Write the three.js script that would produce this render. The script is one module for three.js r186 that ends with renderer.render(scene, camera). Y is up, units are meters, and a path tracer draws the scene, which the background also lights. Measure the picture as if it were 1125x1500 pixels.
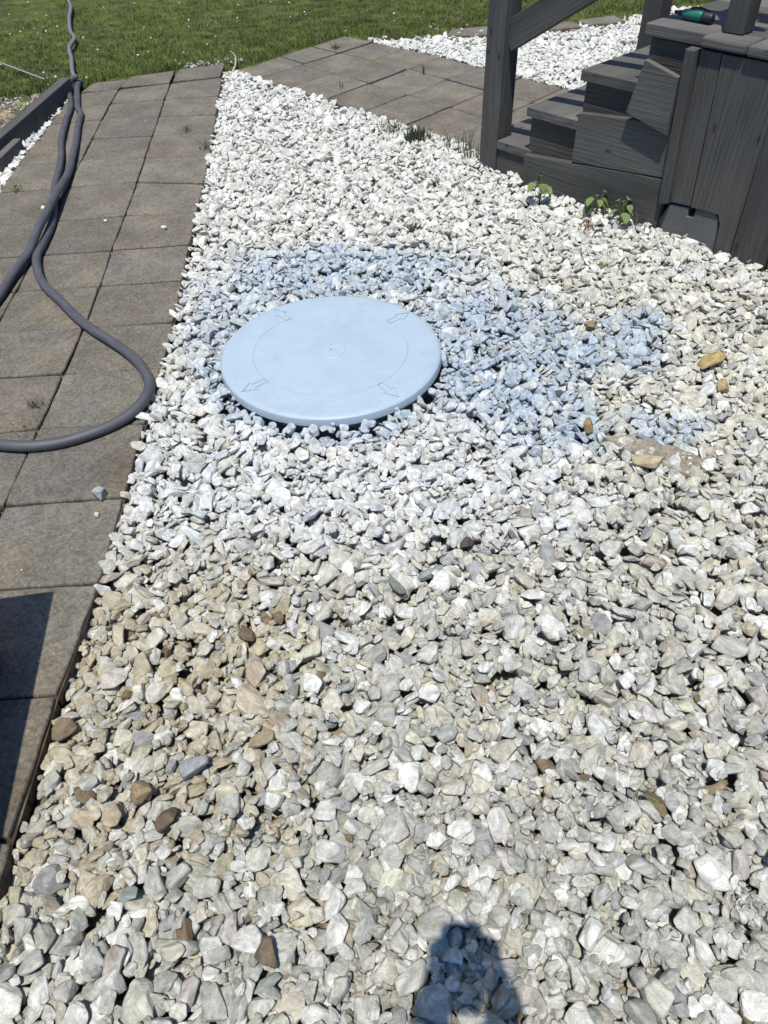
import * as THREE from 'three';
import { RoundedBoxGeometry } from 'three/addons/geometries/RoundedBoxGeometry.js';
import { mergeGeometries, mergeVertices, toCreasedNormals } from 'three/addons/utils/BufferGeometryUtils.js';
import { Sky } from 'three/addons/objects/Sky.js';
import { MarchingCubes } from 'three/addons/objects/MarchingCubes.js';

/* ------------------------------------------------ camera, sky, sun, exposure */
const scene = new THREE.Scene();
const camera = new THREE.PerspectiveCamera(2 * Math.atan(750 / 1083) * 180 / Math.PI, 0.75, 0.01, 300);
camera.rotation.order = 'YXZ';
camera.position.set(0, 1.42, 0);
camera.rotation.set(-45.2 * Math.PI / 180, 0, -2.3 * Math.PI / 180);
const renderer = new THREE.WebGLRenderer({ antialias: true });
renderer.setSize(768, 1024);
renderer.toneMapping = THREE.LinearToneMapping;
renderer.toneMappingExposure = 1.12;
renderer.shadowMap.enabled = true;

const SUN = new THREE.Vector3(-0.113, 1.43, 0.405).normalize();
const sky = new Sky(); sky.name = 'sky'; sky.scale.setScalar(250);
sky.userData = { kind: 'structure' };
Object.assign(sky.material.uniforms.turbidity, { value: 8 });
sky.material.uniforms.rayleigh.value = 0.65;
sky.material.uniforms.mieCoefficient.value = 0.004;
sky.material.uniforms.sunPosition.value.copy(SUN);
scene.add(sky);
scene.environmentIntensity = 0.15;
const sun = new THREE.DirectionalLight(new THREE.Color(1, 0.945, 0.83), 5.0);
sun.position.copy(SUN).multiplyScalar(20); sun.castShadow = true;
sun.shadow.camera.left = -6; sun.shadow.camera.right = 6; sun.shadow.camera.top = 9; sun.shadow.camera.bottom = -9;
sun.shadow.mapSize.set(4096, 4096);
scene.add(sun, sun.target);

/* ------------------------------------------------ helpers */
let seed = 12345;
function rnd() { seed = (seed + 0x6D2B79F5) | 0; let t = Math.imul(seed ^ (seed >>> 15), 1 | seed); t = (t + Math.imul(t ^ (t >>> 7), 61 | t)) ^ t; return ((t ^ (t >>> 14)) >>> 0) / 4294967296; }
const rr = (a, b) => a + (b - a) * rnd();
const gauss = () => Math.sqrt(-2 * Math.log(rnd() + 1e-9)) * Math.cos(6.28318 * rnd());
const clamp = (x, a, b) => Math.min(b, Math.max(a, x));
const sstep = (a, b, x) => { const t = clamp((x - a) / (b - a), 0, 1); return t * t * (3 - 2 * t); };
const lerp = (a, b, t) => a + (b - a) * t;
const PERM = new Uint8Array(512), PV = new Float32Array(256); for (let i = 0; i < 256; i++) PERM[i] = i; for (let i = 255; i > 0; i--) { const j = Math.floor(rnd() * (i + 1)), t = PERM[i]; PERM[i] = PERM[j]; PERM[j] = t; } for (let i = 0; i < 256; i++) { PERM[i + 256] = PERM[i]; PV[i] = rnd(); }
function vnoise(x, y, z = 0, per = 0) {                                   // value noise, periodic in x and y when per is given
  const ix = Math.floor(x), iy = Math.floor(y), iz = Math.floor(z); let fx = x - ix, fy = y - iy, fz = z - iz; fx *= fx * (3 - 2 * fx); fy *= fy * (3 - 2 * fy); fz *= fz * (3 - 2 * fz);
  let x0 = ix, x1 = ix + 1, y0 = iy, y1 = iy + 1; if (per) { x0 = ((x0 % per) + per) % per; x1 = x0 + 1 === per ? 0 : x0 + 1; y0 = ((y0 % per) + per) % per; y1 = y0 + 1 === per ? 0 : y0 + 1; }
  x0 = (x0 + (x0 >> 8) * 37) & 255; x1 = (x1 + (x1 >> 8) * 37) & 255; y0 = (y0 + (y0 >> 8) * 59) & 255; y1 = (y1 + (y1 >> 8) * 59) & 255;
  const z0 = iz & 255, a = PERM[x0], b = PERM[x1], aa = PERM[a + y0], ab = PERM[a + y1], ba = PERM[b + y0], bb = PERM[b + y1];
  const p = PV[PERM[aa + z0]], q = PV[PERM[ba + z0]], r = PV[PERM[ab + z0]], t = PV[PERM[bb + z0]], lo0 = p + (q - p) * fx, lo1 = r + (t - r) * fx, lo = lo0 + (lo1 - lo0) * fy; if (fz < 1e-6) return lo;
  const z1 = (iz + 1) & 255, p1 = PV[PERM[aa + z1]], q1 = PV[PERM[ba + z1]], r1 = PV[PERM[ab + z1]], t1 = PV[PERM[bb + z1]], h0 = p1 + (q1 - p1) * fx, h1 = r1 + (t1 - r1) * fx, hi = h0 + (h1 - h0) * fy; return lo + (hi - lo) * fz;
}
function fbm(x, y, z, oct, per = 0) { let s = 0, a = 0.5, n = 0; for (let i = 0; i < oct; i++) { s += a * vnoise(x, y, z + i * 17, per); n += a; a *= 0.5; x *= 2; y *= 2; z *= 2; per *= 2; } return s / n; }
function tex(size, fn, srgb, h = size) {
  const d = new Uint8Array(size * h * 4), c = [0, 0, 0];
  for (let y = 0; y < h; y++) for (let x = 0; x < size; x++) { fn(x / size, y / h, c); const i = (y * size + x) * 4; for (let k = 0; k < 3; k++) d[i + k] = clamp(c[k], 0, 1) * 255; d[i + 3] = 255; }
  const t = new THREE.DataTexture(d, size, h); t.wrapS = t.wrapT = THREE.RepeatWrapping; t.magFilter = THREE.LinearFilter; t.minFilter = THREE.LinearMipmapLinearFilter; t.generateMipmaps = true;
  if (srgb) t.colorSpace = THREE.SRGBColorSpace; t.needsUpdate = true; return t;
}
const used = new Map();
function numbered(n) { const k = used.get(n) || 0; used.set(n, k + 1); return k ? `${n}_${String(k).padStart(3, '0')}` : n; }
function mesh(name, geo, material, parent) { const m = new THREE.Mesh(geo, material); m.name = parent === scene || !parent ? numbered(name) : name; m.castShadow = m.receiveShadow = true; (parent || scene).add(m); return m; }
function thing(name, label, category, [x, y, z] = [0, 0, 0], turn = 0, group) { const o = new THREE.Group(); o.name = numbered(name); o.position.set(x, y, z); o.rotation.y = turn; tag(o, label, category, group); scene.add(o); return o; }
function tag(o, label, category, group) { o.userData = { label, category }; if (group) o.userData.group = group; return o; }
function struct(name, o) { o.name = name; o.userData.kind = 'structure'; return o; }
function inside(x, z, poly) { let r = false; for (let i = 0, j = poly.length - 1; i < poly.length; j = i++) { const [xi, zi] = poly[i], [xj, zj] = poly[j]; if ((zi > z) !== (zj > z) && x < (xj - xi) * (z - zi) / (zj - zi) + xi) r = !r; } return r; }
const V3 = (x, y, z) => new THREE.Vector3(x, y, z);

/* In the plan below "z" counts metres AHEAD of the photographer's feet; three.js z is its negative. */

/* ------------------------------------------------ materials */
const concreteMap = tex(1024, (u, v, c) => {
  const a = fbm(u * 6, v * 6, 1, 5, 6), b = fbm(u * 90, v * 90, 5, 3, 90), s = vnoise(u * 300, v * 300, 9, 300), s2 = vnoise(u * 170, v * 170, 29, 170);
  let k = 0.62 + 0.26 * (a - 0.5) + 0.26 * (b - 0.5) + 0.14 * (s - 0.5); if (s2 > 0.93) k += (s2 - 0.93) * 5.5; if (s < 0.07) k -= 0.14;
  const w = (fbm(u * 4, v * 4, 31, 4, 4) - 0.5) * 0.12; c[0] = k + w * 0.5; c[1] = k; c[2] = k - w * 0.8;
}, true);
const concreteBump = tex(512, (u, v, c) => { const k = 0.5 * fbm(u * 60, v * 60, 3, 4, 60) + 0.5 * vnoise(u * 170, v * 170, 29, 170); c[0] = c[1] = c[2] = k; });
const woodMap = tex(1024, (u, v, c) => {       // grain runs along u
  const w = fbm(u * 3, v * 6, 3, 3, 3) * 2.2, g = fbm(u * 4, v * 64, 7, 4, 4), f = fbm(u * 10, v * 256, 11, 3, 10), ring = 0.5 + 0.5 * Math.sin((v * 26 + w * 2.3) * 6.283);
  let k = 0.60 + 0.15 * (g - 0.5) + 0.12 * (f - 0.5) + 0.06 * (ring - 0.5) + 0.26 * (fbm(u * 5, v * 5, 19, 3, 5) - 0.5);
  const kx = ((u * 2) % 1) - 0.5, kv = ((v * 3 + 0.31) % 1) - 0.5, kd = Math.hypot(kx * 5, kv * 3.4); if (kd < 0.16) k *= 0.55 + 0.45 * sstep(0.05, 0.16, kd);
  c[0] = k; c[1] = k * 0.995; c[2] = k * 0.975;
}, true);
const woodBump = tex(1024, (u, v, c) => { c[0] = c[1] = c[2] = 0.5 * fbm(u * 4, v * 64, 7, 4, 4) + 0.5 * fbm(u * 10, v * 256, 11, 3, 10); });
const stoneMap = tex(512, (u, v, c) => { const k = 0.80 + 0.30 * (fbm(u * 8, v * 8, 2, 5, 8) - 0.5) + 0.22 * (fbm(u * 60, v * 60, 8, 2, 60) - 0.5), s = vnoise(u * 5, v * 40, 4, 5) - 0.5; const f = vnoise(u * 150, v * 150, 14, 150); const q = k + (f > 0.9 ? 0.12 : f < 0.08 ? -0.16 : 0) + s * 0.07; c[0] = q; c[1] = q * 0.995; c[2] = q * 0.975; }, true);
const stoneBump = tex(512, (u, v, c) => { c[0] = c[1] = c[2] = 0.72 * fbm(u * 14, v * 14, 2, 5, 14) + 0.28 * fbm(u * 12, v * 36, 8, 3, 12); });
const paintMap = tex(256, (u, v, c) => { const k = 0.78 + 0.12 * (fbm(u * 4, v * 4, 4, 4, 4) - 0.5) + 0.06 * (fbm(u * 40, v * 40, 7, 2, 40) - 0.5); c[0] = c[1] = c[2] = k; }, true);
const soilMap = tex(512, (u, v, c) => { const k = 0.5 + 0.9 * (fbm(u * 24, v * 24, 2, 5, 24) - 0.5); c[0] = k; c[1] = k * 0.93; c[2] = k * 0.82; }, true);
const soilBump = tex(512, (u, v, c) => { c[0] = c[1] = c[2] = fbm(u * 24, v * 24, 2, 5, 24); });
const lawnMap = tex(512, (u, v, c) => { const k = fbm(u * 8, v * 8, 2, 5, 8), f = fbm(u * 64, v * 64, 5, 3, 64); c[0] = 0.27 + 0.16 * (k - 0.5) + 0.2 * (f - 0.5); c[1] = 0.30 + 0.2 * (k - 0.5) + 0.25 * (f - 0.5); c[2] = 0.09 + 0.1 * (f - 0.5); }, true);
const rgb = (r, g, b) => new THREE.Color().setRGB(r, g, b);
const std = (o) => new THREE.MeshStandardMaterial({ roughness: 0.9, metalness: 0, ...o });
const paverMats = [];
for (let i = 0; i < 7; i++) { const k = [1, 0.94, 1.06, 0.97, 1.09, 1.02, 0.91][i], w = [0, 0.015, -0.01, 0.02, 0, 0.01, -0.01][i]; paverMats.push(std({ map: concreteMap, bumpMap: concreteBump, bumpScale: 0.0022, color: rgb(0.302 * k * (1 + w), 0.266 * k, 0.208 * k * (1 - w)), roughness: 0.93 })); }
const deckMats = [];
for (let i = 0; i < 5; i++) { const k = [1, 0.86, 1.12, 0.95, 1.05][i]; deckMats.push(std({ map: woodMap, bumpMap: woodBump, bumpScale: 0.0016, color: rgb(0.178 * k, 0.170 * k, 0.153 * k), roughness: 0.78 })); }
const rawWood = std({ map: woodMap, bumpMap: woodBump, bumpScale: 0.0025, color: rgb(0.165, 0.142, 0.12), roughness: 0.85 });
const wornWood = std({ map: woodMap, bumpMap: woodBump, bumpScale: 0.002, color: rgb(0.285, 0.268, 0.245), roughness: 0.85 });
const soilMat = std({ map: soilMap, bumpMap: soilBump, bumpScale: 0.01, color: rgb(0.30, 0.26, 0.20), roughness: 1 });
const lawnMat = std({ map: lawnMap, color: rgb(0.8, 0.8, 0.8), roughness: 1 });
const stoneMats = (o) => std({ map: stoneMap, bumpMap: stoneBump, bumpScale: 0.0016, vertexColors: true, roughness: 0.82, ...o });

/* ------------------------------------------------ the plan of the yard (metres: right, ahead) */
const LINE_R = [[-0.955, 5.53], [-0.925, 5.126], [-0.898, 4.77], [-0.873, 4.468], [-0.845, 4.113], [-0.822, 3.742], [-0.806, 3.395], [-0.787, 3.071], [-0.766, 2.757], [-0.747, 2.442], [-0.740, 2.145], [-0.732, 1.842], [-0.726, 1.51], [-0.722, 1.20], [-0.737, 0.884], [-0.735, 0.57], [-0.735, 0.26], [-0.735, -0.05], [-0.735, -0.36], [-0.735, -0.67]];
const LINE_M = [[-1.284, 5.445], [-1.262, 5.102], [-1.239, 4.792], [-1.214, 4.454], [-1.188, 4.121], [-1.163, 3.79], [-1.135, 3.396], [-1.117, 3.049], [-1.093, 2.739], [-1.074, 2.426], [-1.066, 2.131], [-1.064, 1.836], [-1.058, 1.492], [-1.053, 1.19], [-1.052, 0.877], [-1.05, 0.563], [-1.05, 0.253], [-1.05, -0.057], [-1.05, -0.367], [-1.05, -0.677]];
const LINE_L = [[-1.604, 5.355], [-1.592, 5.06], [-1.572, 4.77], [-1.55, 4.449], [-1.525, 4.11], [-1.496, 3.76], [-1.466, 3.36], [-1.444, 3.03], [-1.423, 2.72], [-1.408, 2.42], [-1.398, 2.12], [-1.394, 1.80], [-1.388, 1.48], [-1.38, 1.18], [-1.375, 0.87], [-1.37, 0.556], [-1.37, 0.246], [-1.37, -0.064], [-1.37, -0.374], [-1.37, -0.684]];
const LINE_E = [[-1.88, 5.28], [-1.878, 5.0], [-1.872, 4.72], [-1.866, 4.40], [-1.855, 4.08], [-1.832, 3.73], [-1.80, 3.34], [-1.772, 3.01], [-1.75, 2.70], [-1.735, 2.41], [-1.728, 2.10], [-1.722, 1.78], [-1.715, 1.46], [-1.71, 1.17], [-1.70, 0.86], [-1.69, 0.55], [-1.69, 0.24], [-1.69, -0.07], [-1.69, -0.38], [-1.69, -0.69]];
const pathPoly = [...LINE_R, ...LINE_E.slice().reverse()];
const endSlabs = [[[-1.842, 5.31], [-1.612, 5.365], [-1.575, 5.545], [-1.80, 5.487]], [[-1.597, 5.375], [-1.292, 5.452], [-1.29, 5.672], [-1.568, 5.565]], [[-1.277, 5.462], [-0.968, 5.548], [-0.97, 5.80], [-1.272, 5.70]]];
const PATIO = [[[-0.905, 5.67], [-0.15, 6.465]], [[-0.743, 5.461], [0.06, 6.265]], [[-0.49, 5.21], [0.275, 6.06]], [[-0.262, 4.965], [0.524, 5.82]], [[-0.035, 4.71], [0.755, 5.54]], [[0.195, 4.455], [0.99, 5.27]], [[0.413, 4.185], [1.21, 5.02]], [[0.60, 3.95], [1.42, 4.80]], [[0.72, 3.80], [1.55, 4.66]]];
const patioPoly = [...PATIO.map((l) => l[0]), ...PATIO.map((l) => l[1]).reverse()];
const STAIR = { x: 0.7036, z: 3.666, turn: -49.14 * Math.PI / 180 };
const EX = 0.65423, EZ = -0.7563;                               // along the side of the stairs (right and towards the viewer)
const stairPoint = (s, w) => [STAIR.x + EX * s + 0.7563 * w, STAIR.z + EZ * s + 0.65423 * w];
const bedMain = [...LINE_R.slice().reverse().map(([x, z]) => [x, z]), [-0.93, 5.63], ...PATIO.slice(0, 8).map((l) => l[0]), stairPoint(-0.25, 0.3), stairPoint(-0.23, 0.02), stairPoint(1.0, -0.005), stairPoint(2.6, 0.0), [2.75, 1.1], [2.75, -0.7]];
const bedStrip = [...LINE_E.slice(0, 12), [-1.98, 1.8], [-2.0, 3.9], [-1.985, 4.3], [-1.925, 5.28]];
const bedFar = [[0.03, 6.33], PATIO[1][1], PATIO[2][1], PATIO[3][1], PATIO[4][1], PATIO[5][1], PATIO[6][1], PATIO[7][1], [1.75, 4.4], [3.2, 5.3], [3.0, 7.0], [2.3, 6.85], [1.9, 6.62], [1.53, 6.53], [1.15, 6.46], [0.845, 6.46], [0.536, 6.42], [0.286, 6.31], [0.12, 6.34]];
const lawnEdge = (x) => {                                        // how far ahead the lawn begins
  const pts = [[-60, 5.2], [-2.5, 5.0], [-2.15, 5.32], [-1.9, 5.35], [-1.80, 5.50], [-1.57, 5.575], [-1.27, 5.71], [-0.97, 5.81], [-0.80, 5.77], [-0.62, 5.97], [-0.15, 6.49], [0.06, 6.36], [0.3, 6.34], [0.55, 6.52], [0.9, 6.56], [1.2, 6.56], [1.6, 6.66], [2.0, 6.80], [2.4, 7.0], [3.2, 7.1], [60, 7.1]];
  for (let i = 1; i < pts.length; i++) if (x <= pts[i][0]) return lerp(pts[i - 1][1], pts[i][1], (x - pts[i - 1][0]) / (pts[i][0] - pts[i - 1][0]));
  return 7;
};
const LID = { x: -0.156, z: 2.135, y: 0.050, r: 0.371 };

/* ------------------------------------------------ ground sheets */
{
  const g = new THREE.PlaneGeometry(240, 240, 1, 1); g.rotateX(-Math.PI / 2);
  for (let i = 0, uv = g.attributes.uv; i < uv.count; i++) uv.setXY(i, uv.getX(i) * 240 / 1.6, uv.getY(i) * 240 / 1.6);
  const m = mesh('ground', g, soilMat, scene); m.position.y = -0.075; struct('ground', m);
}
{ // the lawn: a sheet that starts at the wavy edge and runs on to the horizon
  const pos = [], uv = [], idx = [], xs = []; for (let x = -110; x < -4; x += 8) xs.push(x); for (let x = -4; x <= 5; x += 0.06) xs.push(x); for (let x = 6; x < 118; x += 8) xs.push(x);
  xs.forEach((x, i) => { const e = lawnEdge(x) + 0.03 * (vnoise(x * 9, 1.5) - 0.5); for (const [z, y] of [[e - 0.03, -0.07], [e + 0.03, -0.008], [e + 0.5, 0.0], [e + 3, 0.01], [112, 0.01]]) { pos.push(x, y, -z); uv.push(x / 1.1, z / 1.1); } if (i) for (let k = 0; k < 4; k++) { const a = (i - 1) * 5 + k, b = i * 5 + k; idx.push(a, b, a + 1, b, b + 1, a + 1); } });
  const g = new THREE.BufferGeometry(); g.setAttribute('position', new THREE.Float32BufferAttribute(pos, 3)); g.setAttribute('uv', new THREE.Float32BufferAttribute(uv, 2)); g.setIndex(idx); g.computeVertexNormals();
  struct('lawn', mesh('lawn', g, lawnMat, scene));
}

/* ------------------------------------------------ paving slabs */
function slabGeo(c, top, thick, chip = 1) {                         // four corners on the plan; each edge slightly uneven, the arris worn
  const n = 8, ring = [], cx = (c[0][0] + c[1][0] + c[2][0] + c[3][0]) / 4, cz = (c[0][1] + c[1][1] + c[2][1] + c[3][1]) / 4, sd = rr(0, 100);
  for (let s = 0; s < 4; s++) for (let k = 0; k < n; k++) {
    const a = c[s], b = c[(s + 1) % 4], t = k / n, L = Math.hypot(b[0] - a[0], b[1] - a[1]), nx = (b[1] - a[1]) / L, nz = -(b[0] - a[0]) / L, j = k ? (vnoise(sd + s * 9 + k * 0.9, 3.3) - 0.5) * 0.005 * chip : 0;
    let x = a[0] + (b[0] - a[0]) * t + nx * j, z = a[1] + (b[1] - a[1]) * t + nz * j; if (!k) { x += (cx - x) * 0.018; z += (cz - z) * 0.018; }
    ring.push([x, z]);
  }
  const N = ring.length, pos = [], uv = [], idx = [], ou = rr(0, 5), ov = rr(0, 5), rot = Math.floor(rr(0, 4));
  const put = (x, y, z, side) => { pos.push(x, y, -z); const p = side === undefined ? [x, z] : [side, y]; const q = rot & 1 ? [p[1], -p[0]] : p; uv.push((q[0] * 1.35 + ou), (q[1] * 1.35 + ov)); };
  const rings = [[0, top - thick, 1], [0, top - 0.005, 1], [0.0022, top - 0.0012, 1], [0.006, top, 0]];
  rings.forEach(([ins, y]) => ring.forEach(([x, z], i) => { const L = Math.hypot(cx - x, cz - z); put(x + (cx - x) / L * ins * (0.6 + 0.9 * vnoise(i * 0.8 + sd, 8)), y, z + (cz - z) / L * ins); }));
  for (let r = 0; r < 3; r++) for (let i = 0; i < N; i++) { const a = r * N + i, b = r * N + (i + 1) % N; idx.push(a, b, a + N, b, b + N, a + N); }
  put(cx, top + rr(-0.0008, 0.0008), cz); for (let i = 0; i < N; i++) idx.push(3 * N + i, 3 * N + (i + 1) % N, 4 * N);
  const g = new THREE.BufferGeometry(); g.setAttribute('position', new THREE.Float32BufferAttribute(pos, 3)); g.setAttribute('uv', new THREE.Float32BufferAttribute(uv, 2)); g.setIndex(idx);
  const ng = g.toNonIndexed(); ng.computeVertexNormals(); return ng;
}
const inset = (c, gap) => { const cx = c.reduce((s, p) => s + p[0], 0) / 4, cz = c.reduce((s, p) => s + p[1], 0) / 4; return c.map(([x, z]) => { const L = Math.hypot(x - cx, z - cz); return [x + (cx - x) / L * gap * 1.4, z + (cz - z) / L * gap * 1.4]; }); };
function paver(parent, c, top, gap = 0.003) {
  // corners in the order that faces up
  const area = c.reduce((s, p, i) => s + p[0] * c[(i + 1) % 4][1] - c[(i + 1) % 4][0] * p[1], 0); if (area < 0) c = c.slice().reverse();
  const jit = c.map(([x, z]) => [x + rr(-0.0022, 0.0022), z + rr(-0.0022, 0.0022)]);
  const m = mesh('paver', slabGeo(inset(jit, gap), top, 0.055), paverMats[Math.floor(rr(0, 7))], parent);
  const ccx = c.reduce((s, p) => s + p[0], 0) / 4, ccz = c.reduce((s, p) => s + p[1], 0) / 4;
  m.geometry.translate(-ccx, -top, ccz); m.position.set(ccx, top, -ccz); m.rotation.set(rr(-0.006, 0.006), 0, rr(-0.006, 0.006));
  return m;
}
const path = struct('paved_path', new THREE.Group()); scene.add(path);
for (let i = 0; i < LINE_R.length - 1; i++) {
  const cols = [LINE_R, LINE_M, LINE_L, LINE_E];
  for (let k = 0; k < 3; k++) paver(path, [cols[k][i], cols[k][i + 1], cols[k + 1][i + 1], cols[k + 1][i]].map((p) => p.slice()), rr(-0.002, 0.003) - (i > 12 ? 0.0 : 0), [0.0016, 0.0026, 0.0014][k] + rr(0, 0.0018));
}
endSlabs.forEach((c, i) => { const m = paver(path, c, [0.006, 0.012, 0.010][i], 0.002); m.rotation.x = [0.05, 0.06, 0.055][i]; m.rotation.z = [-0.03, -0.035, -0.02][i]; });
{ const sh = new THREE.Shape([...LINE_R, ...LINE_E.slice().reverse()].map(([x, z]) => new THREE.Vector2(x, z))), g = new THREE.ShapeGeometry(sh); g.rotateX(-Math.PI / 2); g.translate(0, -0.013, 0); mesh('joint_sand', g, std({ map: soilMap, color: rgb(0.28, 0.24, 0.17), roughness: 1 }), path); }
const patio = struct('paved_patio', new THREE.Group()); scene.add(patio);
const fr = [[0.40, 0.68], [0.37, 0.70], [0.355, 0.685], [0.36, 0.70], [0.365, 0.69], [0.36, 0.70], [0.365, 0.69], [0.36, 0.69]];
for (let k = 0; k < PATIO.length - 1; k++) {
  const A = PATIO[k], B = PATIO[k + 1], at = (l, t) => [lerp(l[0][0], l[1][0], t), lerp(l[0][1], l[1][1], t)], T = [0, ...fr[k], 1];
  for (let j = 0; j < 3; j++) paver(patio, [at(A, T[j]), at(B, T[j]), at(B, T[j + 1]), at(A, T[j + 1])], rr(-0.003, 0.006), 0.0028 + rr(0, 0.003));
}
/* flat edging stones between the far gravel and the lawn */
for (const [i, c] of [[[0.60, 6.31], [0.90, 6.27], [0.95, 6.53], [0.65, 6.48]], [[0.98, 6.30], [1.27, 6.33], [1.25, 6.54], [0.97, 6.53]], [[1.32, 6.34], [1.63, 6.40], [1.58, 6.58], [1.30, 6.53]], [[1.68, 6.43], [1.98, 6.52], [1.93, 6.70], [1.63, 6.61]]].entries()) {
  const m = paver(scene, c, 0.018); m.name = numbered('edging_stone');
  tag(m, ['flat grey edging slab at the lawn nearest the patio corner, left of the tall post', 'flat grey edging slab at the lawn just right of the tall post', 'third flat grey edging slab along the lawn, under the sloping rail', 'last flat grey edging slab along the lawn, nearest the far dark post'][i], 'edging slab', 'edging slabs along the lawn');
}

/* ------------------------------------------------ stones: shapes */
function stoneShape(i, detail = 6) {
  let g = new THREE.IcosahedronGeometry(1, detail); g.deleteAttribute('uv'); g.deleteAttribute('normal'); g = mergeVertices(g, 1e-4);
  const P = g.attributes.position, planes = [], n = 7 + Math.floor(rr(0, 6)), pw = rr(22, 60), v = V3();
  for (let k = 0; k < n; k++) planes.push([V3(gauss(), gauss(), gauss()).normalize(), rr(0.55, 0.98)]);
  for (const s of [1, -1]) { planes.push([V3(rr(-0.25, 0.25), s, rr(-0.25, 0.25)).normalize(), rr(0.6, 0.85)]); planes.push([V3(s, rr(-0.3, 0.3), rr(-0.3, 0.3)).normalize(), rr(0.8, 1)]); planes.push([V3(rr(-0.3, 0.3), rr(-0.3, 0.3), s).normalize(), rr(0.75, 1)]); }
  const col = new Float32Array(P.count * 3), uv = new Float32Array(P.count * 2), ax = V3(gauss(), gauss() * 2, gauss()).normalize(), max = [0, 0, 0], sd = i * 13.7;
  for (let k = 0; k < P.count; k++) {
    v.fromBufferAttribute(P, k).normalize(); let s = 0; for (const [d, r] of planes) { const t = v.dot(d) / r; if (t > 0) s += Math.pow(t, pw); }
    let r = Math.pow(s, -1 / pw); r *= 1 + 0.10 * (fbm(v.x * 2.2 + sd, v.y * 2.2, v.z * 2.2 + 5, 3) - 0.5) + 0.03 * (vnoise(v.x * 9 + sd, v.y * 9, v.z * 9) - 0.5);
    const d = v.dot(ax) * r, band = Math.sin(d * rr.b + 5 * fbm(v.x * 1.5 + sd, v.y * 1.5, v.z * 1.5, 3)), a = fbm(v.x * 2 + sd, v.y * 2, v.z * 2 + 9, 4), b = vnoise(v.x * 4 + sd, v.y * 4 + 40, v.z * 4);
    const layer = vnoise(d * 9 + sd, 3.5) - 0.5; let t = 0.95 + 0.50 * (a - 0.5) + 0.13 * layer, w = 0.07 * (b - 0.5);
    col[k * 3] = clamp(t + w, 0, 1.2); col[k * 3 + 1] = clamp(t + w * 0.5, 0, 1.2); col[k * 3 + 2] = clamp(t - w * 0.7, 0, 1.2);
    r *= 1 + 0.035 * layer;
    v.multiplyScalar(r); P.setXYZ(k, v.x, v.y, v.z); uv[k * 2] = v.x * 0.45 + v.y * 0.31 + i * 0.37; uv[k * 2 + 1] = v.z * 0.45 - v.y * 0.33 + i * 0.71;
    max[0] = Math.max(max[0], Math.abs(v.x)); max[1] = Math.max(max[1], Math.abs(v.y)); max[2] = Math.max(max[2], Math.abs(v.z));
  }
  g.scale(1 / max[0], 1 / max[1], 1 / max[2]); g.setAttribute('color', new THREE.BufferAttribute(col, 3)); g.setAttribute('uv', new THREE.BufferAttribute(uv, 2)); g.computeVertexNormals(); return g;
}
rr.b = 4;
const SHAPES = []; for (let i = 0; i < 22; i++) SHAPES.push(stoneShape(i));

/* ------------------------------------------------ the gravel: every stone is dropped onto the ones below it */
const CELL = 0.005, GX0 = -2.1, GZ0 = -0.75, NX = Math.round(5.2 / CELL), NZ = Math.round(7.9 / CELL);
const H = new Float32Array(NX * NZ), REG = new Uint8Array(NX * NZ);
for (let j = 0; j < NZ; j++) {
  const z = GZ0 + (j + 0.5) * CELL;
  for (let i = 0; i < NX; i++) {
    const x = GX0 + (i + 0.5) * CELL, k = j * NX + i; let r = 0, h = 0;
    if (x > -0.97 && x < 2.75 && inside(x, z, bedMain)) r = 1; else if (x < -1.6 && z > 1.5 && inside(x, z, bedStrip)) r = 2; else if (z > 4.2 && x > 0 && inside(x, z, bedFar)) r = 3;
    const d = Math.hypot(x - LID.x, z - LID.z); if (d < LID.r + 0.004) { r = 0; h = LID.y - 0.03; } else if (r) h = -0.075;
    if (r && inside(x, z, [[0.66, 1.69], [0.76, 1.70], [0.955, 1.56], [0.86, 1.50]])) h = -0.016;
    REG[k] = r; H[k] = h;
  }
}
const target = (x, z, r) => { let t = -0.006 + 0.022 * (fbm(x * 3, z * 3, 4, 3) - 0.5); if (r === 1) { const e = x + 0.735 + (z > 2.2 ? (z - 2.2) * 0.06 : 0); t -= 0.010 * (1 - sstep(0.02, 0.12, e)); if (z < 1.2) t -= 0.008 * (1 - sstep(0.05, 0.35, e)); const d = Math.hypot(x - LID.x, z - LID.z); t += 0.010 * (1 - sstep(0.38, 0.56, d)); } return t; };
const SMALL = [];
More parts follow.
